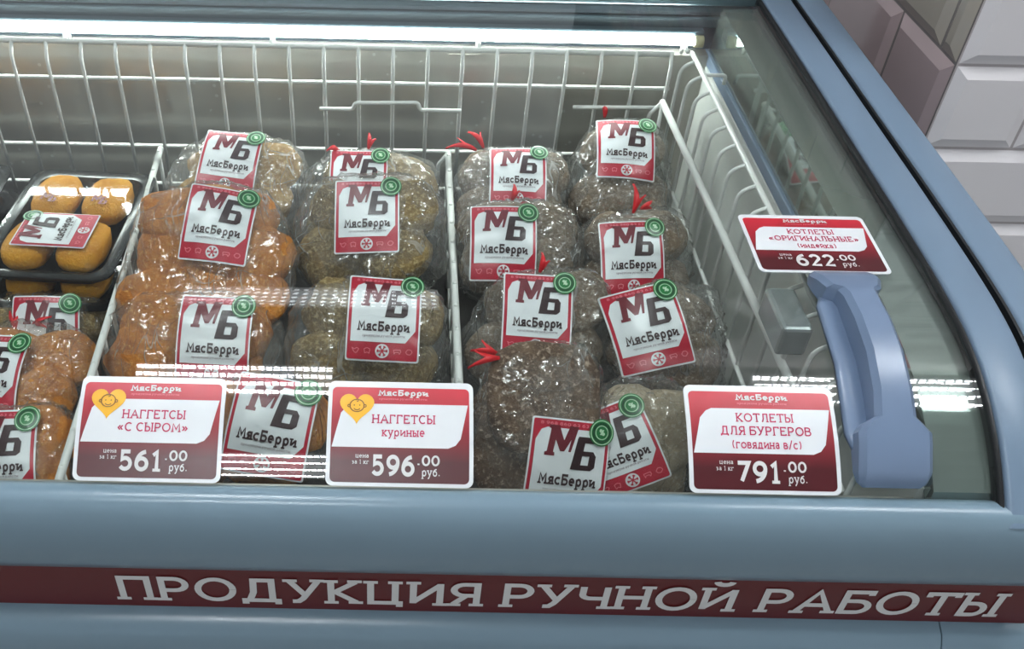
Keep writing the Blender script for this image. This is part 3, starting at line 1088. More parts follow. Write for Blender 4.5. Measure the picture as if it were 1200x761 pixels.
def divider(x0, x1, z, y0, y1, label, bars=True, n=14):
    t = thing('wire_divider', ((x0 + x1) / 2, (y0 + y1) / 2, FLOOR_Z), label, 'divider', 'white wire lane dividers')
    bm = bmesh.new()
    tube(bm, [(x0, y1, z), (x1, y0, z)], RR * 1.15)
    mesh_obj('top_rod', bm, M['wire'], t)
    bm = bmesh.new()
    for k in range(n if bars else 0):
        f = (k + .3) / n
        x, y = x0 + (x1 - x0) * f, y1 + (y0 - y1) * f
        tube(bm, [(x, y, z + .005), (x, y, FLOOR_Z + .001)], RW)
    if bars:
        tube(bm, [(x0, y1, FLOOR_Z + .03), (x1, y0, FLOOR_Z + .03)], RW)
        mesh_obj('upright_grille', bm, M['wire'], t)
    else:
        bm.free()
    bm = bmesh.new()
    if not bars:
        for f in (.004, .996):
            x, y = x0 + (x1 - x0) * f, y1 + (y0 - y1) * f
            bm = bmesh.new()
            tube(bm, [(x, y, z - .001), (x, y, FLOOR_Z + .003)], RW)
            mesh_obj('leg', bm, M['wire'], t)
        bm = bmesh.new()
    tube(bm, bend([(x0, y1, z), (x0 - .012, y1 + .004, z - .02), (x0 - .012, y1 + .004, z - .036), (x0 - .018, y1 + .004, z - .036)], .004), RW)
    mesh_obj('hook', bm, M['wire'], t)
    return t


divider(-.310, -.286, .80, .47, 1.085, 'white wire divider between the black trays and the orange nugget bags')
divider(.062, .061, .80, .56, 1.088, 'white wire divider between the khaki nugget bags and the brown cutlet bags')
divider(.324, .339, .88, .47, 1.086, 'white wire divider beside the tank end wall, past the cutlet bags', False, n=2)


# ================================================================== BAGS
def tri_mesh_blob(rad, seed, lump=0.10, sq=2.6, sub=3, freq=1.6):
    """rounded food lump: superellipsoid with a wobble"""
    bm = bmesh.new()
    bmesh.ops.create_icosphere(bm, subdivisions=sub, radius=1)
    so = Vector((seed * 3.7, seed * 1.3, seed * 2.1))
    for v in bm.verts:
        d = v.co.normalized()
        k = (abs(d.x) ** sq + abs(d.y) ** sq + abs(d.z) ** sq) ** (-1 / sq)
        k *= 1 + lump * noise.noise(d * freq + so) + lump * .35 * noise.noise(d * freq * 3 + so)
        v.co = Vector((d.x * k * rad[0], d.y * k * rad[1], d.z * k * rad[2]))
    return bm


_blobs = {}


def blob_mesh(kind, var):
    k = (kind, var)
    if k not in _blobs:
        rad, mat, lump, sq = KINDS[kind]
        bm = tri_mesh_blob(rad, var + len(kind), lump, sq)
        me = bpy.data.meshes.new(kind)
        bm.to_mesh(me)
        bm.free()
        me.materials.append(mat)
        for p in me.polygons:
            p.use_smooth = True
        _blobs[k] = me
    return _blobs[k]


KINDS = {
    'orange': ((.042, .033, .022), N_ORANGE, .16, 2.5),
    'yellow': ((.038, .031, .022), N_YELLOW, .16, 2.5),
    'khaki': ((.041, .034, .023), N_KHAKI, .16, 2.5),
    'meat': ((.043, .034, .022), N_MEAT, .14, 2.4),
    'burger': ((.052, .052, .011), N_BURGER, .05, 3.2),
    'pale': ((.030, .040, .016), N_PALE, .10, 2.6),
}


def bag(name, u, v, y, hw, hh, e, kind, label, cat_label, group, lab=None, taper=0.0, roll=0.0, film='film', thick=.034, nug=None, ribbon=None, seed=1, nname='nugget', sag=True, lane=None):
    """u, v: where the bag shows in the photo, at world depth y; hw, hh its half extents there in photo pixels; e how far its face tips up"""
    rnd = random.Random(seed * 77 + 5)
    C = at(u, v, y)
    k = ppm(C)
    A, B = 1.07 * hw / k, 1.08 * hh / k
    e_ = math.radians(e)
    rr = math.radians(roll)
    X0, Y0, N = Vector((1, 0, 0)), Vector((0, math.sin(e_), math.cos(e_))), Vector((0, -math.cos(e_), math.sin(e_)))
    ax = math.cos(rr) * X0 + math.sin(rr) * Y0
    ay = -math.sin(rr) * X0 + math.cos(rr) * Y0
    t = thing(name, (C.x, C.y, FLOOR_Z), label, 'bag of ' + cat_label, group)
    W = lambda a, b, n: C + ax * a + ay * b + N * n
    # contents
    rad = KINDS[kind][0]
    places = nug
    if places is None:
        places = []
        nx = max(2, int(round(A * 1.75 / (rad[0] * 1.82))))
        ny = max(2, int(round(B * 1.75 / (rad[1] * 1.8))))
        for j in range(ny):
            for i in range(nx):
                fx = (i + .5) / nx * 2 - 1 + (0.10 if j % 2 else -0.10)
                fy = (j + .5) / ny * 2 - 1
                wdt = 1 - taper * (fy + 1) / 2
                a = fx * (A - rad[0] * .55) * wdt * .95
                b = fy * (B - rad[1] * .45)
                if (a / A) ** 2 + (b / B) ** 2 > .95:
                    a *= .86
                    b *= .86
                places.append((a + rnd.uniform(-.003, .003), b + rnd.uniform(-.004, .004), rnd.uniform(-.008, .010), rnd.uniform(-35, 35), rnd.uniform(-22, 22)))
    if lane is None:
        lane = (-.298, .055) if -.29 < C.x < .055 else ((.070, .328) if C.x > .06 else (-1.0, -.300))
    lim = lambda p: Vector((max(lane[0], min(lane[1], p.x)), max(.468, min(1.092, p.y)), p.z))
    pts = []
    frame = Matrix((ax, ay, N)).transposed()
    for i, (a, b, n, rz, rx) in enumerate(places):
        me = blob_mesh(kind, (i + seed) % 5)
        o = bpy.data.objects.new(nname, me)
        COL.objects.link(o)
        o.parent = t
        o.matrix_parent_inverse = Matrix.Translation(t.location).inverted()
        rot = frame @ Matrix.Rotation(math.radians(rz), 3, 'Z') @ Matrix.Rotation(math.radians(rx), 3, 'X')
        c0 = W(a, b, n)
        mg = max(rad) * .98
        c0.x = max(lane[0] + mg, min(lane[1] - mg, c0.x))
        c0.y = max(.468 + .03, min(1.092 - .03, c0.y))
        c0.z = max(c0.z, FLOOR_Z + rad[1] * .9 + .004)
        o.matrix_basis = Matrix.Translation(c0) @ rot.to_4x4()
        mw = o.matrix_basis
        for vv in list(me.vertices)[::7]:
            p = mw @ vv.co
            pts.append(p + (p - c0).normalized() * .0055)
    # rim of the flattened bag
    for q in range(28):
        th = 2 * PI * q / 28
        ca, sa = math.cos(th), math.sin(th)
        a = A * math.copysign(abs(ca) ** .8, ca)
        b = B * math.copysign(abs(sa) ** .8, sa)
        a *= 1 - taper * (b / B + 1) / 2
        pts.append(lim(W(a * 1.04, b * 1.04, -.004)))
        pts.append(lim(W(a * .84, b * .84, thick * .6)))
    if sag:  # the bag settles on the basket floor behind its face
        for q in (-.55, .55):
            p = W(q * A, -B * .3, -thick)
            p = lim(p)
            p.z = FLOOR_Z + .003
            pts.append(p)
            p2 = p.copy()
            p2.y += .05
            pts.append(lim(p2))
    hb = bmesh.new()
    for p in pts:
        hb.verts.new(p - C)
    bmesh.ops.convex_hull(hb, input=hb.verts)
    bmesh.ops.delete(hb, geom=[v_ for v_ in hb.verts if not v_.link_faces], context='VERTS')
    hb.normal_update()
    fn = np.array([f.normal[:] for f in hb.faces])
    fo = np.array([f.normal.dot(f.verts[0].co) for f in hb.faces])
    hb.free()
    good = fo > 1e-5
    fn, fo = fn[good], fo[good]
    # star-shaped film over the hull, on a polar grid about N
    NT, NP = 88, 46
    Fm = np.array([ax[:], ay[:], N[:]])
    R = np.zeros((NP + 1, NT))
    D = np.zeros((NP + 1, NT, 3))
    for i in range(NP + 1):
        ph = PI * i / NP
        for j in range(NT):
            th = 2 * PI * j / NT
            d = np.array([math.sin(ph) * math.cos(th), math.sin(ph) * math.sin(th), math.cos(ph)]) @ Fm
            D[i, j] = d
            c = fn @ d
            ok = c > 1e-6
            R[i, j] = np.min(fo[ok] / c[ok])
    for _ in range(2):
        Rn = R.copy()
        Rn[1:-1] = .5 * R[1:-1] + .125 * (np.roll(R, 1, 1)[1:-1] + np.roll(R, -1, 1)[1:-1] + R[:-2] + R[2:])
        Rn[0] = Rn[1].mean()
        Rn[-1] = Rn[-2].mean()
        R = Rn

    def rad_at(d):
        x, y_, z = d.dot(ax), d.dot(ay), d.dot(N)
        ph = math.acos(max(-1, min(1, z))) / PI * NP
        th = (math.atan2(y_, x) % (2 * PI)) / (2 * PI) * NT
        i, j = min(int(ph), NP - 1), int(th) % NT
        fi, fj = ph - i, th - int(th)
        j2 = (j + 1) % NT
        return (R[i, j] * (1 - fi) + R[i + 1, j] * fi) * (1 - fj) + (R[i, j2] * (1 - fi) + R[i + 1, j2] * fi) * fj
    def film_hit(pu, pv):
        """where the sight line through pu, pv meets the film, else the nearest film point to it"""
        best, bp_ = 9, None
        for q in range(160):
            p = at(pu, pv, y - .16 + .002 * q)
            d = p - C
            g = d.length - rad_at(d.normalized())
            if g <= 0:
                return p
            if g < best:
                best, bp_ = g, p
        d = (bp_ - C).normalized()
        return C + d * rad_at(d)
    # the sticker lies on a smooth surface fitted over the film; the film is drawn to it
    lfit = None
    if lab:
        lu, lv, lrot, lw = lab
        hit = film_hit(lu, lv) - C
        ls, lt = hit.dot(ax), hit.dot(ay)
        a0 = math.radians(lrot) - rr
        ca0, sa0 = math.cos(a0), math.sin(a0)
        LH = lw * 1.2

        def lift(s, q):
            s2, t2 = ls + s * ca0 - q * sa0, lt + s * sa0 + q * ca0
            n_ = .03
            for _ in range(8):
                d = (ax * s2 + ay * t2 + N * n_).normalized()
                r_ = rad_at(d)
                n_ = .5 * n_ + .5 * math.sqrt(max(r_ * r_ - s2 * s2 - t2 * t2, .006 ** 2))
            return n_
        g = [(i / 4 - 1, j / 4 - 1) for i in range(9) for j in range(9)]
        zz = np.array([lift(a * lw / 2, b * LH / 2) for a, b in g])
        Am = np.array([[1, a, b, a * a, a * b, b * b] for a, b in g])
        co = np.linalg.lstsq(Am, zz, rcond=None)[0]
        co[3:] = np.clip(co[3:], -.011, .002)
        inner = np.array([abs(a) < .8 and abs(b) < .8 for a, b in g])
        co[0] += max(0, np.max((zz - Am @ co)[inner])) + .0008
        lfit = lambda s, q: float(np.dot(co, [1, s / lw * 2, q / LH * 2, (s / lw * 2) ** 2, 4 * s * q / lw / LH, (q / LH * 2) ** 2]))

        def mp(s, q, h, off=.0006):
            s2, t2 = ls + s * ca0 - q * sa0, lt + s * sa0 + q * ca0
            wr = .0010 * noise.noise(Vector((s * 45, q * 45, seed * 9.0)))
            return W(s2, t2, lfit(s, q) + off + h + wr)
        brand_label(t, mp, lw)
    so = Vector((seed * 5.3, seed * 2.9, seed * 7.1))
    bm = bmesh.new()
    rows = []
    for i in range(NP + 1):
        row = []
        for j in range(NT if 0 < i < NP else 1):
            d = Vector(D[i, j])
            q = d * 2.6 + so
            rid = 1 - abs(noise.noise(q + Vector((noise.noise(q * 1.7), noise.noise(q * 1.3 + so), 0)) * .9)) * 2
            rid2 = 1 - abs(noise.noise(q * 2.7 - so)) * 2
            dr = .0050 * (max(rid, 0) ** 3 - .35) + .0016 * (max(rid2, 0) ** 2 - .5)
            row.append(bm.verts.new(Vector(C) + d * (R[i, j] + max(dr, -.0035))))
        rows.append(row)
    for i in range(NP):
        a, b = rows[i], rows[i + 1]
        for j in range(NT):
            j2 = (j + 1) % NT
            if len(a) == 1:
                bm.faces.new((a[0], b[j], b[j2]))
            elif len(b) == 1:
                bm.faces.new((a[j], b[0], a[j2]))
            else:
                bm.faces.new((a[j], b[j], b[j2], a[j2]))
    if lfit:
        for v_ in bm.verts:
            p = v_.co - C
            n_ = p.dot(N)
            if n_ < 0:
                continue
            s2, t2 = p.dot(ax) - ls, p.dot(ay) - lt
            s_, q_ = s2 * ca0 + t2 * sa0, -s2 * sa0 + t2 * ca0
            m_ = max(abs(s_) / (lw / 2), abs(q_) / (LH / 2))
            if m_ < 1.25:
                tgt = lfit(max(-lw / 2, min(lw / 2, s_)), max(-LH / 2, min(LH / 2, q_))) - .0012
                f = 1 if m_ < 1.06 else (1.25 - m_) / .19
                v_.co += N * ((tgt - n_) * f)
    for v_ in bm.verts:
        if v_.co.z < FLOOR_Z + .0026:
            v_.co.z = FLOOR_Z + .0026
    mesh_obj('bag_film', bm, M[film], t)
    if ribbon:
        for (ru, rv, ang, ln) in ribbon:
            p = film_hit(ru, rv)
            p = p + (p - C).normalized() * .004
            ribbon_part(t, p, math.radians(ang), ln, ax, ay, N, seed)
    return t


def brand_label(parent, mp, wdt):
    """the square sticker: white panel in a crimson frame, two-letter monogram, word mark, crimson foot with snowflake"""
    s = Sheet(fine=.0045)
    H = wdt * 1.20
    u_ = wdt
    hw_, hh_ = wdt / 2, H / 2
    s.rrect(-hw_, -hh_, hw_, hh_, .0022, 'paper', 0)
    b = .0016
    s.rrect(-hw_ + b, -hh_ + b, hw_ - b, hh_ - b, .0016, 'red', 1)
    # white panel with clipped corners
    x0, x1, y0, y1 = -hw_ + .0045, hw_ - .0045, -hh_ + H * .215, hh_ - H * .095
    c = u_ * .13
    s.poly([(x0, y0), (x1 - c, y0), (x1, y0 + c * 1.3), (x1, y1), (x0 + c, y1), (x0 + c * .45, y1 - c * .25), (x0, y1 - c * 1.2)], 'paper', 2)
    # head line
    s.text('8 968 860 63 63', -hw_ + u_ * .10, hh_ - H * .070, hw_ - u_ * .30, hh_ - H * .038, 'pink', 2, bold=.2)
    # monogram
    q = u_ * .0064
    ox, oy = -q * 50, y0 + (y1 - y0) * .42
    P = lambda pts: [(ox + px * q, oy + py * q * .80) for px, py in pts]
    s.poly(P([(0, 28), (19, 28), (19, 36), (16, 37), (19, 66), (29, 40), (37, 40), (49, 68), (45, 40), (50, 40), (62, 100), (45, 100), (35, 66), (24, 100), (5, 100), (5, 92), (9, 91), (4, 37), (0, 36)]), 'maroon', 3)
    for pts in ([(52, 0), (70, 0), (78, 74), (62, 74)], [(62, 64), (98, 64), (100, 78), (63, 78)], [(54, 0), (92, 0), (100, 8), (100, 12), (55, 12)], [(86, 8), (100, 10), (101, 36), (88, 36)], [(60, 34), (101, 34), (95, 45), (62, 45)]):
        s.poly(P(pts), 'black', 3 + .06 * pts[0][1] / 8 + .003 * pts[1][0])
    # word mark and strap line
    s.text('МясБерри', x0 + u_ * .09, y0 + (y1 - y0) * .175, x1 - u_ * .09, y0 + (y1 - y0) * .345, 'black', 3, bold=.20, gap=.14)
    s.text('продукция ручной работы', x0 + u_ * .16, y0 + (y1 - y0) * .085, x1 - u_ * .14, y0 + (y1 - y0) * .125, 'grey', 3, bold=.16)
    # foot
    fy = -hh_ + H * .118
    s.disc(0, fy, u_ * .095, 'paper', 2)
    for a in range(6):
        th = PI * a / 3
        ca, sa = math.cos(th), math.sin(th)
        s.line((0, fy), (u_ * .075 * ca, fy + u_ * .075 * sa), u_ * .016, 'red', 3 + .07 * a)
        for g in (-.6, .6):
            p = (u_ * .045 * ca, fy + u_ * .045 * sa)
            s.line(p, (p[0] + u_ * .03 * math.cos(th + g), p[1] + u_ * .03 * math.sin(th + g)), u_ * .012, 'red', 3.5 + .07 * a + .03 * g)
    # four farm animal outlines
    def outline(cx, pts):
        for n_, (a, d) in enumerate(zip(pts, pts[1:] + pts[:1])):
            s.line((cx + a[0] * u_, fy + a[1] * u_), (cx + d[0] * u_, fy + d[1] * u_), u_ * .011, 'pink', 2 + .06 * n_)
    outline(-u_ * .36, [(-.05, .03), (-.02, .01), (.02, .03), (.045, .01), (.01, -.04), (-.02, -.03)])
    outline(-u_ * .205, [(-.04, .02), (0, .035), (.04, .02), (.03, -.04), (0, -.02), (-.03, -.04)])
    outline(u_ * .205, [(-.05, .02), (.04, .025), (.05, 0), (.03, -.035), (.02, -.01), (-.03, -.01), (-.04, -.035)])
    outline(u_ * .36, [(-.04, 0), (-.01, .035), (.03, .03), (.05, 0), (.02, -.035), (-.02, -.03)])
    o = s.build('label', mp, parent, step=.00055)
    # round green seal over the corner
    g = Sheet(fine=.0045)
    gx, gy, gr = hw_ - u_ * .13, hh_ - H * .10, u_ * .165
    g.disc(gx, gy, gr, 'green', 0)
    g.ring(gx, gy, gr * .90, gr * .06, 'green_pale', 1)
    g.ring(gx, gy, gr * .74, gr * .14, 'green_dark', 1)
    g.ring(gx, gy, gr * .52, gr * .05, 'green_pale', 1)
    g.text('%', gx - gr * .22, gy - gr * .22, gx + gr * .22, gy + gr * .26, 'green_pale', 1, bold=.2)
    so = g.build('seal', lambda a, b_, h: mp(a, b_, h, .0042), o, step=.0005)
    so['label'] = 'round green seal over the label corner'
    return o


def ribbon_part(parent, p, ang, ln, ax, ay, N, seed):
    ln *= 1.25
    bm = bmesh.new()
    d = ax * math.cos(ang) + ay * math.sin(ang)
    sd = (-ax * math.sin(ang) + ay * math.cos(ang))
    for m, (k, spread, lift) in enumerate(((1, .25, .014), (.75, -.35, .006))):
        pts = []
        for i in range(9):
            f = i / 8
            pts.append(p + d * (ln * k * f) + sd * (spread * ln * k * f * f) + N * (.004 + .6 * lift * math.sin(PI * f * .9)))
        wd = .0027
        rows = []
        for i, q in enumerate(pts):
            f = i / 8
            cross = (sd * .75 + N * (.6 if m else -.5)).normalized() * wd * (.5 + .7 * math.sin(PI * min(1, f * 1.1 + .05)))
            rows.append([bm.verts.new(q + cross), bm.verts.new(q - cross), bm.verts.new(q - cross - N * .0006), bm.verts.new(q + cross - N * .0006)])
        for a, b in zip(rows, rows[1:]):
            for i in range(4):
                bm.faces.new((a[i], a[(i + 1) % 4], b[(i + 1) % 4], b[i]))
        bm.faces.new(rows[0])
        bm.faces.new(rows[-1][::-1])
    bmesh.ops.recalc_face_normals(bm, faces=bm.faces)
    return mesh_obj('ribbon_tie', bm, M['ribbon'], parent)


GO, GK, GB = 'clear bags of orange breaded nuggets', 'clear bags of khaki breaded nuggets', 'clear bags of brown frozen cutlets'
LW = .0700
bag('nugget_bag', 280, 215, .995, 80, 56, 58, 'yellow', 'clear bag of pale golden nuggets at the back against the basket wires', 'nuggets', GO, (270, 190, -6, LW), seed=1, film='film_milky')
bag('nugget_bag', 248, 300, .825, 116, 88, 60, 'orange', 'large clear bag of orange nuggets lying over another, its whole label showing', 'nuggets', GO, (256, 264, -6, LW * 1.02), taper=.50, seed=2, sag=False)
bag('nugget_bag', 222, 406, .735, 110, 52, 44, 'orange', 'clear bag of orange nuggets squeezed under a larger one, label fold at its top', 'nuggets', GO, (252, 398, -2, LW * 1.05), seed=3)
bag('nugget_bag', 236, 510, .61, 150, 62, 48, 'orange', 'clear bag of orange nuggets behind the 561.00 price card', 'nuggets', GO, (318, 500, -9, LW * 1.08), seed=4)
bag('nugget_bag', 437, 232, 1.0, 80, 58, 58, 'khaki', 'clear bag of khaki nuggets at the back, its label half covered by another bag', 'nuggets', GK, (420, 213, 0, LW), seed=5, film='film_milky', ribbon=[(432, 180, 75, .016), (400, 182, 170, .012)])
bag('nugget_bag', 436, 270, .875, 96, 67, 52, 'khaki', 'clear bag of khaki nuggets, second from the back in its lane', 'nuggets', GK, (430, 254, 1, LW), seed=6, taper=.2)
bag('nugget_bag', 433, 396, .735, 104, 66, 50, 'khaki', 'clear bag of khaki nuggets just above the 596.00 price card', 'nuggets', GK, (450, 374, -2, LW * 1.04), seed=7, taper=.18)
bag('cutlet_bag', 597, 228, 1.0, 64, 52, 58, 'meat', 'clear bag of brown cutlets at the back beside the middle wire divider', 'cutlets', GB, (607, 206, -2, LW * .97), seed=8, nname='cutlet', ribbon=[(568, 178, 120, .022), (560, 180, 165, .03)], film='film_milky')
bag('cutlet_bag', 605, 290, .885, 75, 54, 52, 'meat', 'clear bag of brown cutlets second from the back beside the middle divider', 'cutlets', GB, (590, 284, -1, LW * 1.05), seed=9, nname='cutlet', ribbon=[(600, 240, 70, .014)])
bag('cutlet_bag', 636, 386, .75, 95, 66, 50, 'meat', 'clear bag of brown cutlets directly behind the round burger patties', 'cutlets', GB, (628, 370, -3, LW), seed=10, nname='cutlet', taper=.3, ribbon=[(632, 325, 70, .016)])
bag('burger_bag', 636, 500, .61, 73, 86, 46, 'burger', 'clear bag of round frozen burger patties behind the front bumper', 'burgers', None, (664, 550, -5, LW * 1.06), seed=11, nname='burger_patty', film='film_thin', thick=.03,
    nug=[(-.002, .026, .017, 0, -4), (-.006, .012, -.012, 40, 4), (-.012, -.020, -.004, 80, 10), (.0, -.028, -.028, 20, 0)], ribbon=[(588, 424, 185, .024), (586, 420, 160, .02)])
bag('cutlet_bag', 738, 205, 1.03, 78, 70, 58, 'meat', 'clear bag of brown cutlets at the back corner nearest the tank end wall', 'cutlets', GB, (733, 175, -4, LW), seed=12, nname='cutlet', taper=.3, ribbon=[(708, 140, 90, .012)])
bag('cutlet_bag', 755, 306, .88, 80, 56, 52, 'meat', 'clear bag of brown cutlets with an upright red ribbon, beside the tank end', 'cutlets', GB, (741, 302, 2, LW), seed=13, nname='cutlet', ribbon=[(742, 255, 75, .026), (750, 250, 20, .012)])
bag('cutlet_bag', 808, 398, .735, 100, 60, 50, 'meat', 'clear bag of brown cutlets with a tilted label, behind the 791.00 price card', 'cutlets', GB, (757, 386, 13, LW * 1.02), seed=14, nname='cutlet', taper=.3)
bag('cutlet_bag', 754, 512, .61, 56, 66, 46, 'pale', 'clear bag of pale patties, label half hidden behind the burger bag', 'cutlets', GB, (724, 526, 24, LW * .95), seed=15, nname='cutlet', film='film_thin', thick=.03,
    nug=[(-.012, .008, .006, 4, -4), (.016, .006, .012, -6, 6), (0, -.03, .0, 85, 4), (.0, .0, -.02, 20, 0)])
bag('nugget_bag', 32, 455, .715, 76, 74, 50, 'orange', 'clear bag of orange nuggets before the black trays, its label cut by the picture edge', 'nuggets', GO, (-14, 438, -2, LW), seed=16)
bag('nugget_bag', 12, 536, .60, 84, 48, 46, 'orange', 'clear bag of orange nuggets lying lowest, before the black trays', 'nuggets', GO, (-2, 535, 3, LW), seed=17)
bag('nugget_bag', 58, 400, .80, 62, 32, 55, 'khaki', 'dark clear bag with red ribbon wedged between the trays and nugget bag', 'nuggets', GK, (55, 394, 2, LW), seed=18, ribbon=[(22, 388, 95, .016), (40, 382, 5, .018)])


# ================================================================== TRAYS
def tray(cx, cy, z, rz, label, detail=True):
    """black tray with a clear bevelled cover, four breaded sticks inside"""
    t = thing('food_tray', (cx, cy, z), label, 'tray', 'black trays of breaded cutlets')
    ca, sa = math.cos(rz), math.sin(rz)
    T = lambda x, y, h: Vector((cx + x * ca - y * sa, cy + x * sa + y * ca, z + h))

    def rings(bm, spec, closed_bottom=True, closed_top=False):
        rows = []
        for hx, hy, h in spec:
            r = .018
            row = []
            for sx, sy, a0 in ((1, -1, -PI / 2), (1, 1, 0), (-1, 1, PI / 2), (-1, -1, PI)):
                for q in range(5):
                    a = a0 + PI / 2 * q / 4
                    row.append(bm.verts.new(T(sx * (hx - r) + r * math.cos(a), sy * (hy - r) + r * math.sin(a), h)))
            rows.append(row)
        n = len(rows[0])
        for a, b in zip(rows, rows[1:]):
            for i in range(n):
                bm.faces.new((a[i], a[(i + 1) % n], b[(i + 1) % n], b[i]))
        if closed_bottom:
            bm.faces.new(rows[0][::-1])
        if closed_top:
            bm.faces.new(rows[-1])
    bm = bmesh.new()
    rings(bm, [(.060, .088, .0), (.066, .095, .018), (.070, .100, .0185), (.077, .107, .019), (.077, .107, .021), (.070, .100, .0215), (.064, .094, .0205), (.058, .086, .002)], True, True)
    o = mesh_obj('base', bm, M['blacktray'], t)
    sharp(o, 30)
    bm = bmesh.new()
    rings(bm, [(.0765, .1065, .0218), (.071, .101, .0222), (.068, .098, .029), (.058, .086, .0363)], False, True)
    o = mesh_obj('cover', bm, M['cleartray'], t, smooth=False)
    for i, (x, y, l) in enumerate(((-.031, .048, .046), (.031, .046, .046), (-.031, -.045, .046), (.031, -.045, .046))):
        bm = tri_mesh_blob((.0265, .040, .0150), 3 + i, .06, 3.0)
        for v in bm.verts:
            v.co = T(x + v.co.x, y + v.co.y, .0192 + v.co.z)
        mesh_obj('breaded_stick', bm, N_GOLD, t)
    if detail:
        s = Sheet()
        for x, y in ((-.030, .024), (.030, .024)):
            q = .00020
            for pts, m_ in (([(0, 28), (19, 28), (19, 36), (16, 37), (19, 66), (29, 40), (37, 40), (49, 68), (45, 40), (50, 40), (62, 100), (45, 100), (35, 66), (24, 100), (5, 100), (5, 92), (9, 91), (4, 37), (0, 36)], 'maroon'),
                            ([(52, 0), (70, 0), (78, 74), (62, 74)], 'maroon'), ([(62, 64), (98, 64), (100, 78), (63, 78)], 'maroon'), ([(54, 0), (92, 0), (100, 8), (100, 12), (55, 12)], 'maroon'),
                            ([(86, 8), (100, 10), (101, 36), (88, 36)], 'maroon'), ([(60, 34), (101, 34), (95, 45), (62, 45)], 'maroon')):
                s.poly([(x + (px - 50) * q, y + (py - 50) * q * .9) for px, py in pts], m_, .1 * pts[0][1] / 8 + .004 * pts[1][0])
        s.build('print', lambda a, b_, h: T(a, b_, .0368 + h), t)
        brand_label(t, lambda a, b_, h, off=.0016: T(-b_ * 1.04, a * .95 - .040,   .0366 + h + off * .4), LW * .96)
    return t


tray(-.381, .915, .7818, math.radians(-3), 'topmost black tray with clear cover and golden breaded sticks under a label')
tray(-.384, .908, .7450, math.radians(-1), 'second black tray, directly under the labelled topmost tray', False)
tray(-.383, .905, .7082, math.radians(1), 'lowest black tray, resting on the basket floor', False)
tray(-.556, .925, .7818, math.radians(2), 'black tray of golden sticks beyond the labelled tray, cut by the picture edge', False)
tray(-.557, .925, .7450, math.radians(1), 'black tray in the middle of the stack cut by the picture edge', False)
tray(-.556, .925, .7082, math.radians(0), 'black tray at the foot of the stack cut by the picture edge', False)


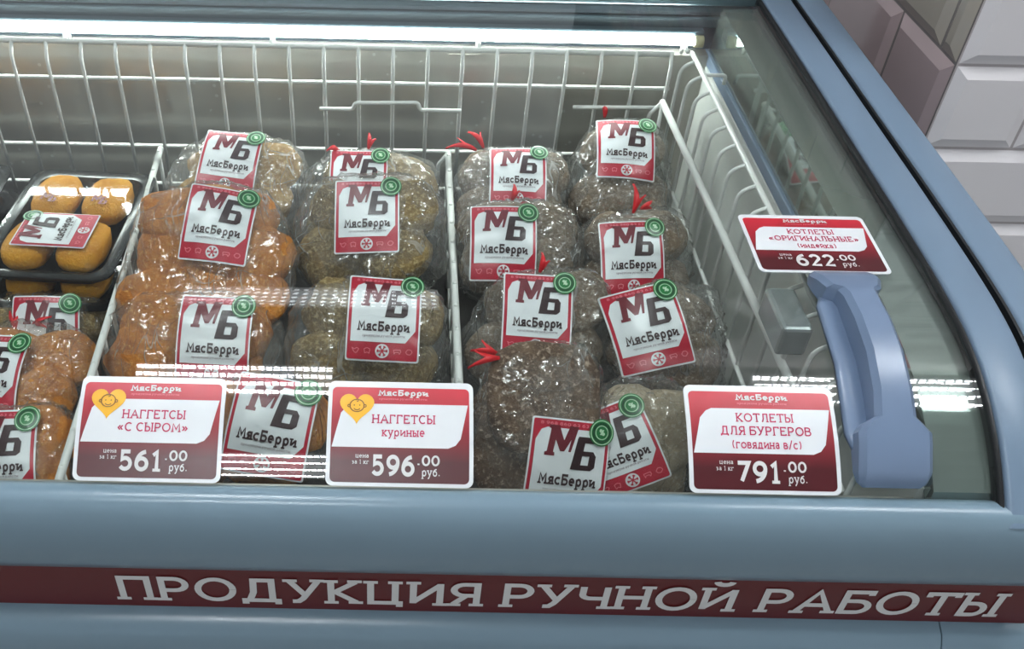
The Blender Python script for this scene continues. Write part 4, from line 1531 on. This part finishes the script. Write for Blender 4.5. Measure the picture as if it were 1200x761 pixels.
# ================================================================== PRICE CARDS ON THE GLASS
def price_card(xc, s0, wd, ht, skew, label, lines, price, heart=False, parts3=None):
    y, z = lid_at(s0)
    t = thing('price_tag', (xc, y, z), label, 'price tag', 'red and white price cards stuck on the glass lid')
    mp = lambda a, b, h: Vector((xc + a + skew * b, *lid_at(s0 + b, .0012 + h)))
    s = Sheet(fine=.012)
    W_, H_ = wd, ht
    s.rrect(-W_ / 2, 0, W_ / 2, H_, .005, 'paper', 0)
    o = s.build('card', mp, t, thick=.0009, smooth=False)
    s = Sheet(fine=.012)
    b = W_ * .028
    s.rrect(-W_ / 2 + b, b * .9, W_ / 2 - b, H_ - b * 1.6, .0035, 'tagred', 1)
    o2 = s.build('print_field', lambda a, b_, h: Vector((a, b_, h)), t)
    me = o2.data
    # generated coordinates follow the flat card, then the print is laid on the glass
    flat = [v.co.copy() for v in me.vertices]
    ca = me.color_attributes
    uv = None
    for v in me.vertices:
        q = v.co + Vector((0, 0, 0))
        v.co = mp(q.x, q.y, q.z)
    s = Sheet(fine=.012)
    fx0, fx1 = -W_ / 2 + b, W_ / 2 - b
    yb, yt = H_ * .36, H_ * .775
    sl = W_ * .085
    c = W_ * .06
    s.poly([(fx0 + .0008, yb), (fx1 - sl - c, yb), (fx1 - sl * .9 - c * .3, yb + c * .35), (fx1 - sl * .7, yb + c * 1.1), (fx1 - .001, yt), (fx0 + sl + c, yt), (fx0 + sl + c * .35, yt - c * .3), (fx0 + sl * .75, yt - c * 1.1)], 'paper', 2)
    s.text('МясБерри', -W_ * .155, H_ * .855, W_ * .185, H_ * .915, 'letter', 3, bold=.21, gap=.14)
    s.text('продукция ручной работы', -W_ * .150, H_ * .815, W_ * .180, H_ * .835, 'pink', 3, bold=.16)
    n = len(lines)
    mid = (yb + yt) / 2
    for i, (tx, wf, hf) in enumerate(lines):
        lh = H_ * .122
        yy = mid + (n / 2 - i - .5) * lh - H_ * hf / 2
        s.text(tx, W_ * (.02 - wf / 2), yy, W_ * (.02 + wf / 2), yy + H_ * hf, 'magenta', 3, bold=.14)
    s.text('цена', -W_ * .30, H_ * .262, -W_ * .21, H_ * .303, 'letter', 3, bold=.13)
    s.text('за 1 кг', -W_ * .325, H_ * .205, -W_ * .21, H_ * .246, 'letter', 3, bold=.13)
    s.text(price, -W_ * .195, H_ * .095, W_ * .10, H_ * .295, 'letter', 3, bold=.19, gap=.10)
    s.text('.00', W_ * .115, H_ * .195, W_ * .27, H_ * .295, 'letter', 3, bold=.18, gap=.10)
    s.text('руб.', W_ * .150, H_ * .100, W_ * .275, H_ * .180, 'letter', 3, bold=.15)
    s.build('printed_text', mp, t)
    if heart:
        s = Sheet(fine=.012)
        hx, hy, r = -W_ * .30, H_ * .745, W_ * .118
        pts = []
        for i in range(40):
            a = 2 * PI * i / 40
            pts.append((hx + r * 16 * math.sin(a) ** 3 / 16, hy + r * (13 * math.cos(a) - 5 * math.cos(2 * a) - 2 * math.cos(3 * a) - math.cos(4 * a)) / 16))
        s.poly(pts[::-1], 'yellow', 4)
        s.ring(hx, hy + r * .05, r * .44, r * .06, 'brown', 5, sy=.9)
        s.ring(hx - r * .46, hy + r * .03, r * .10, r * .05, 'brown', 5, n=12)
        s.ring(hx + r * .46, hy + r * .03, r * .10, r * .05, 'brown', 5, n=12)
        s.ring(hx, hy - r * .0, r * .24, r * .05, 'brown', 5, n=12, a0=PI * 1.2, a1=PI * 1.8)
        s.ring(hx, hy + r * .36, r * .10, r * .05, 'brown', 5, n=12, a0=-PI * .6, a1=PI)
        for q in (-1, 1):
            s.disc(hx + q * r * .16, hy + r * .07, r * .04, 'brown', 5, n=8)
        ho = s.build('heart_sticker', mp, t)
        ho['label'] = 'yellow heart with a smiling face'
    return t


SB = lid_s(.4395)
price_card(-.1755, SB, .1050, .0760, .0, 'red and white price card reading 561.00 with a yellow heart', [('НАГГЕТСЫ', .43, .085), ('«С СЫРОМ»', .48, .085)], '561', True)
price_card(.0040, SB, .1050, .0760, .0, 'red and white price card reading 596.00 with a yellow heart', [('НАГГЕТСЫ', .43, .085), ('куриные', .29, .085)], '596', True)
price_card(.2640, SB, .1080, .0785, .0, 'red and white price card reading 791.00 beside the blue lid handle', [('КОТЛЕТЫ', .38, .082), ('ДЛЯ БУРГЕРОВ', .60, .082), ('(говядина в/с)', .46, .082)], '791')
price_card(.3460, lid_s(.6175), .1075, .0770, .0, 'red and white price card reading 622.00 above the blue lid handle', [('КОТЛЕТЫ', .36, .085), ('«ОРИГИНАЛЬНЫЕ»', .70, .088), ('(индейка)', .30, .085)], '622')
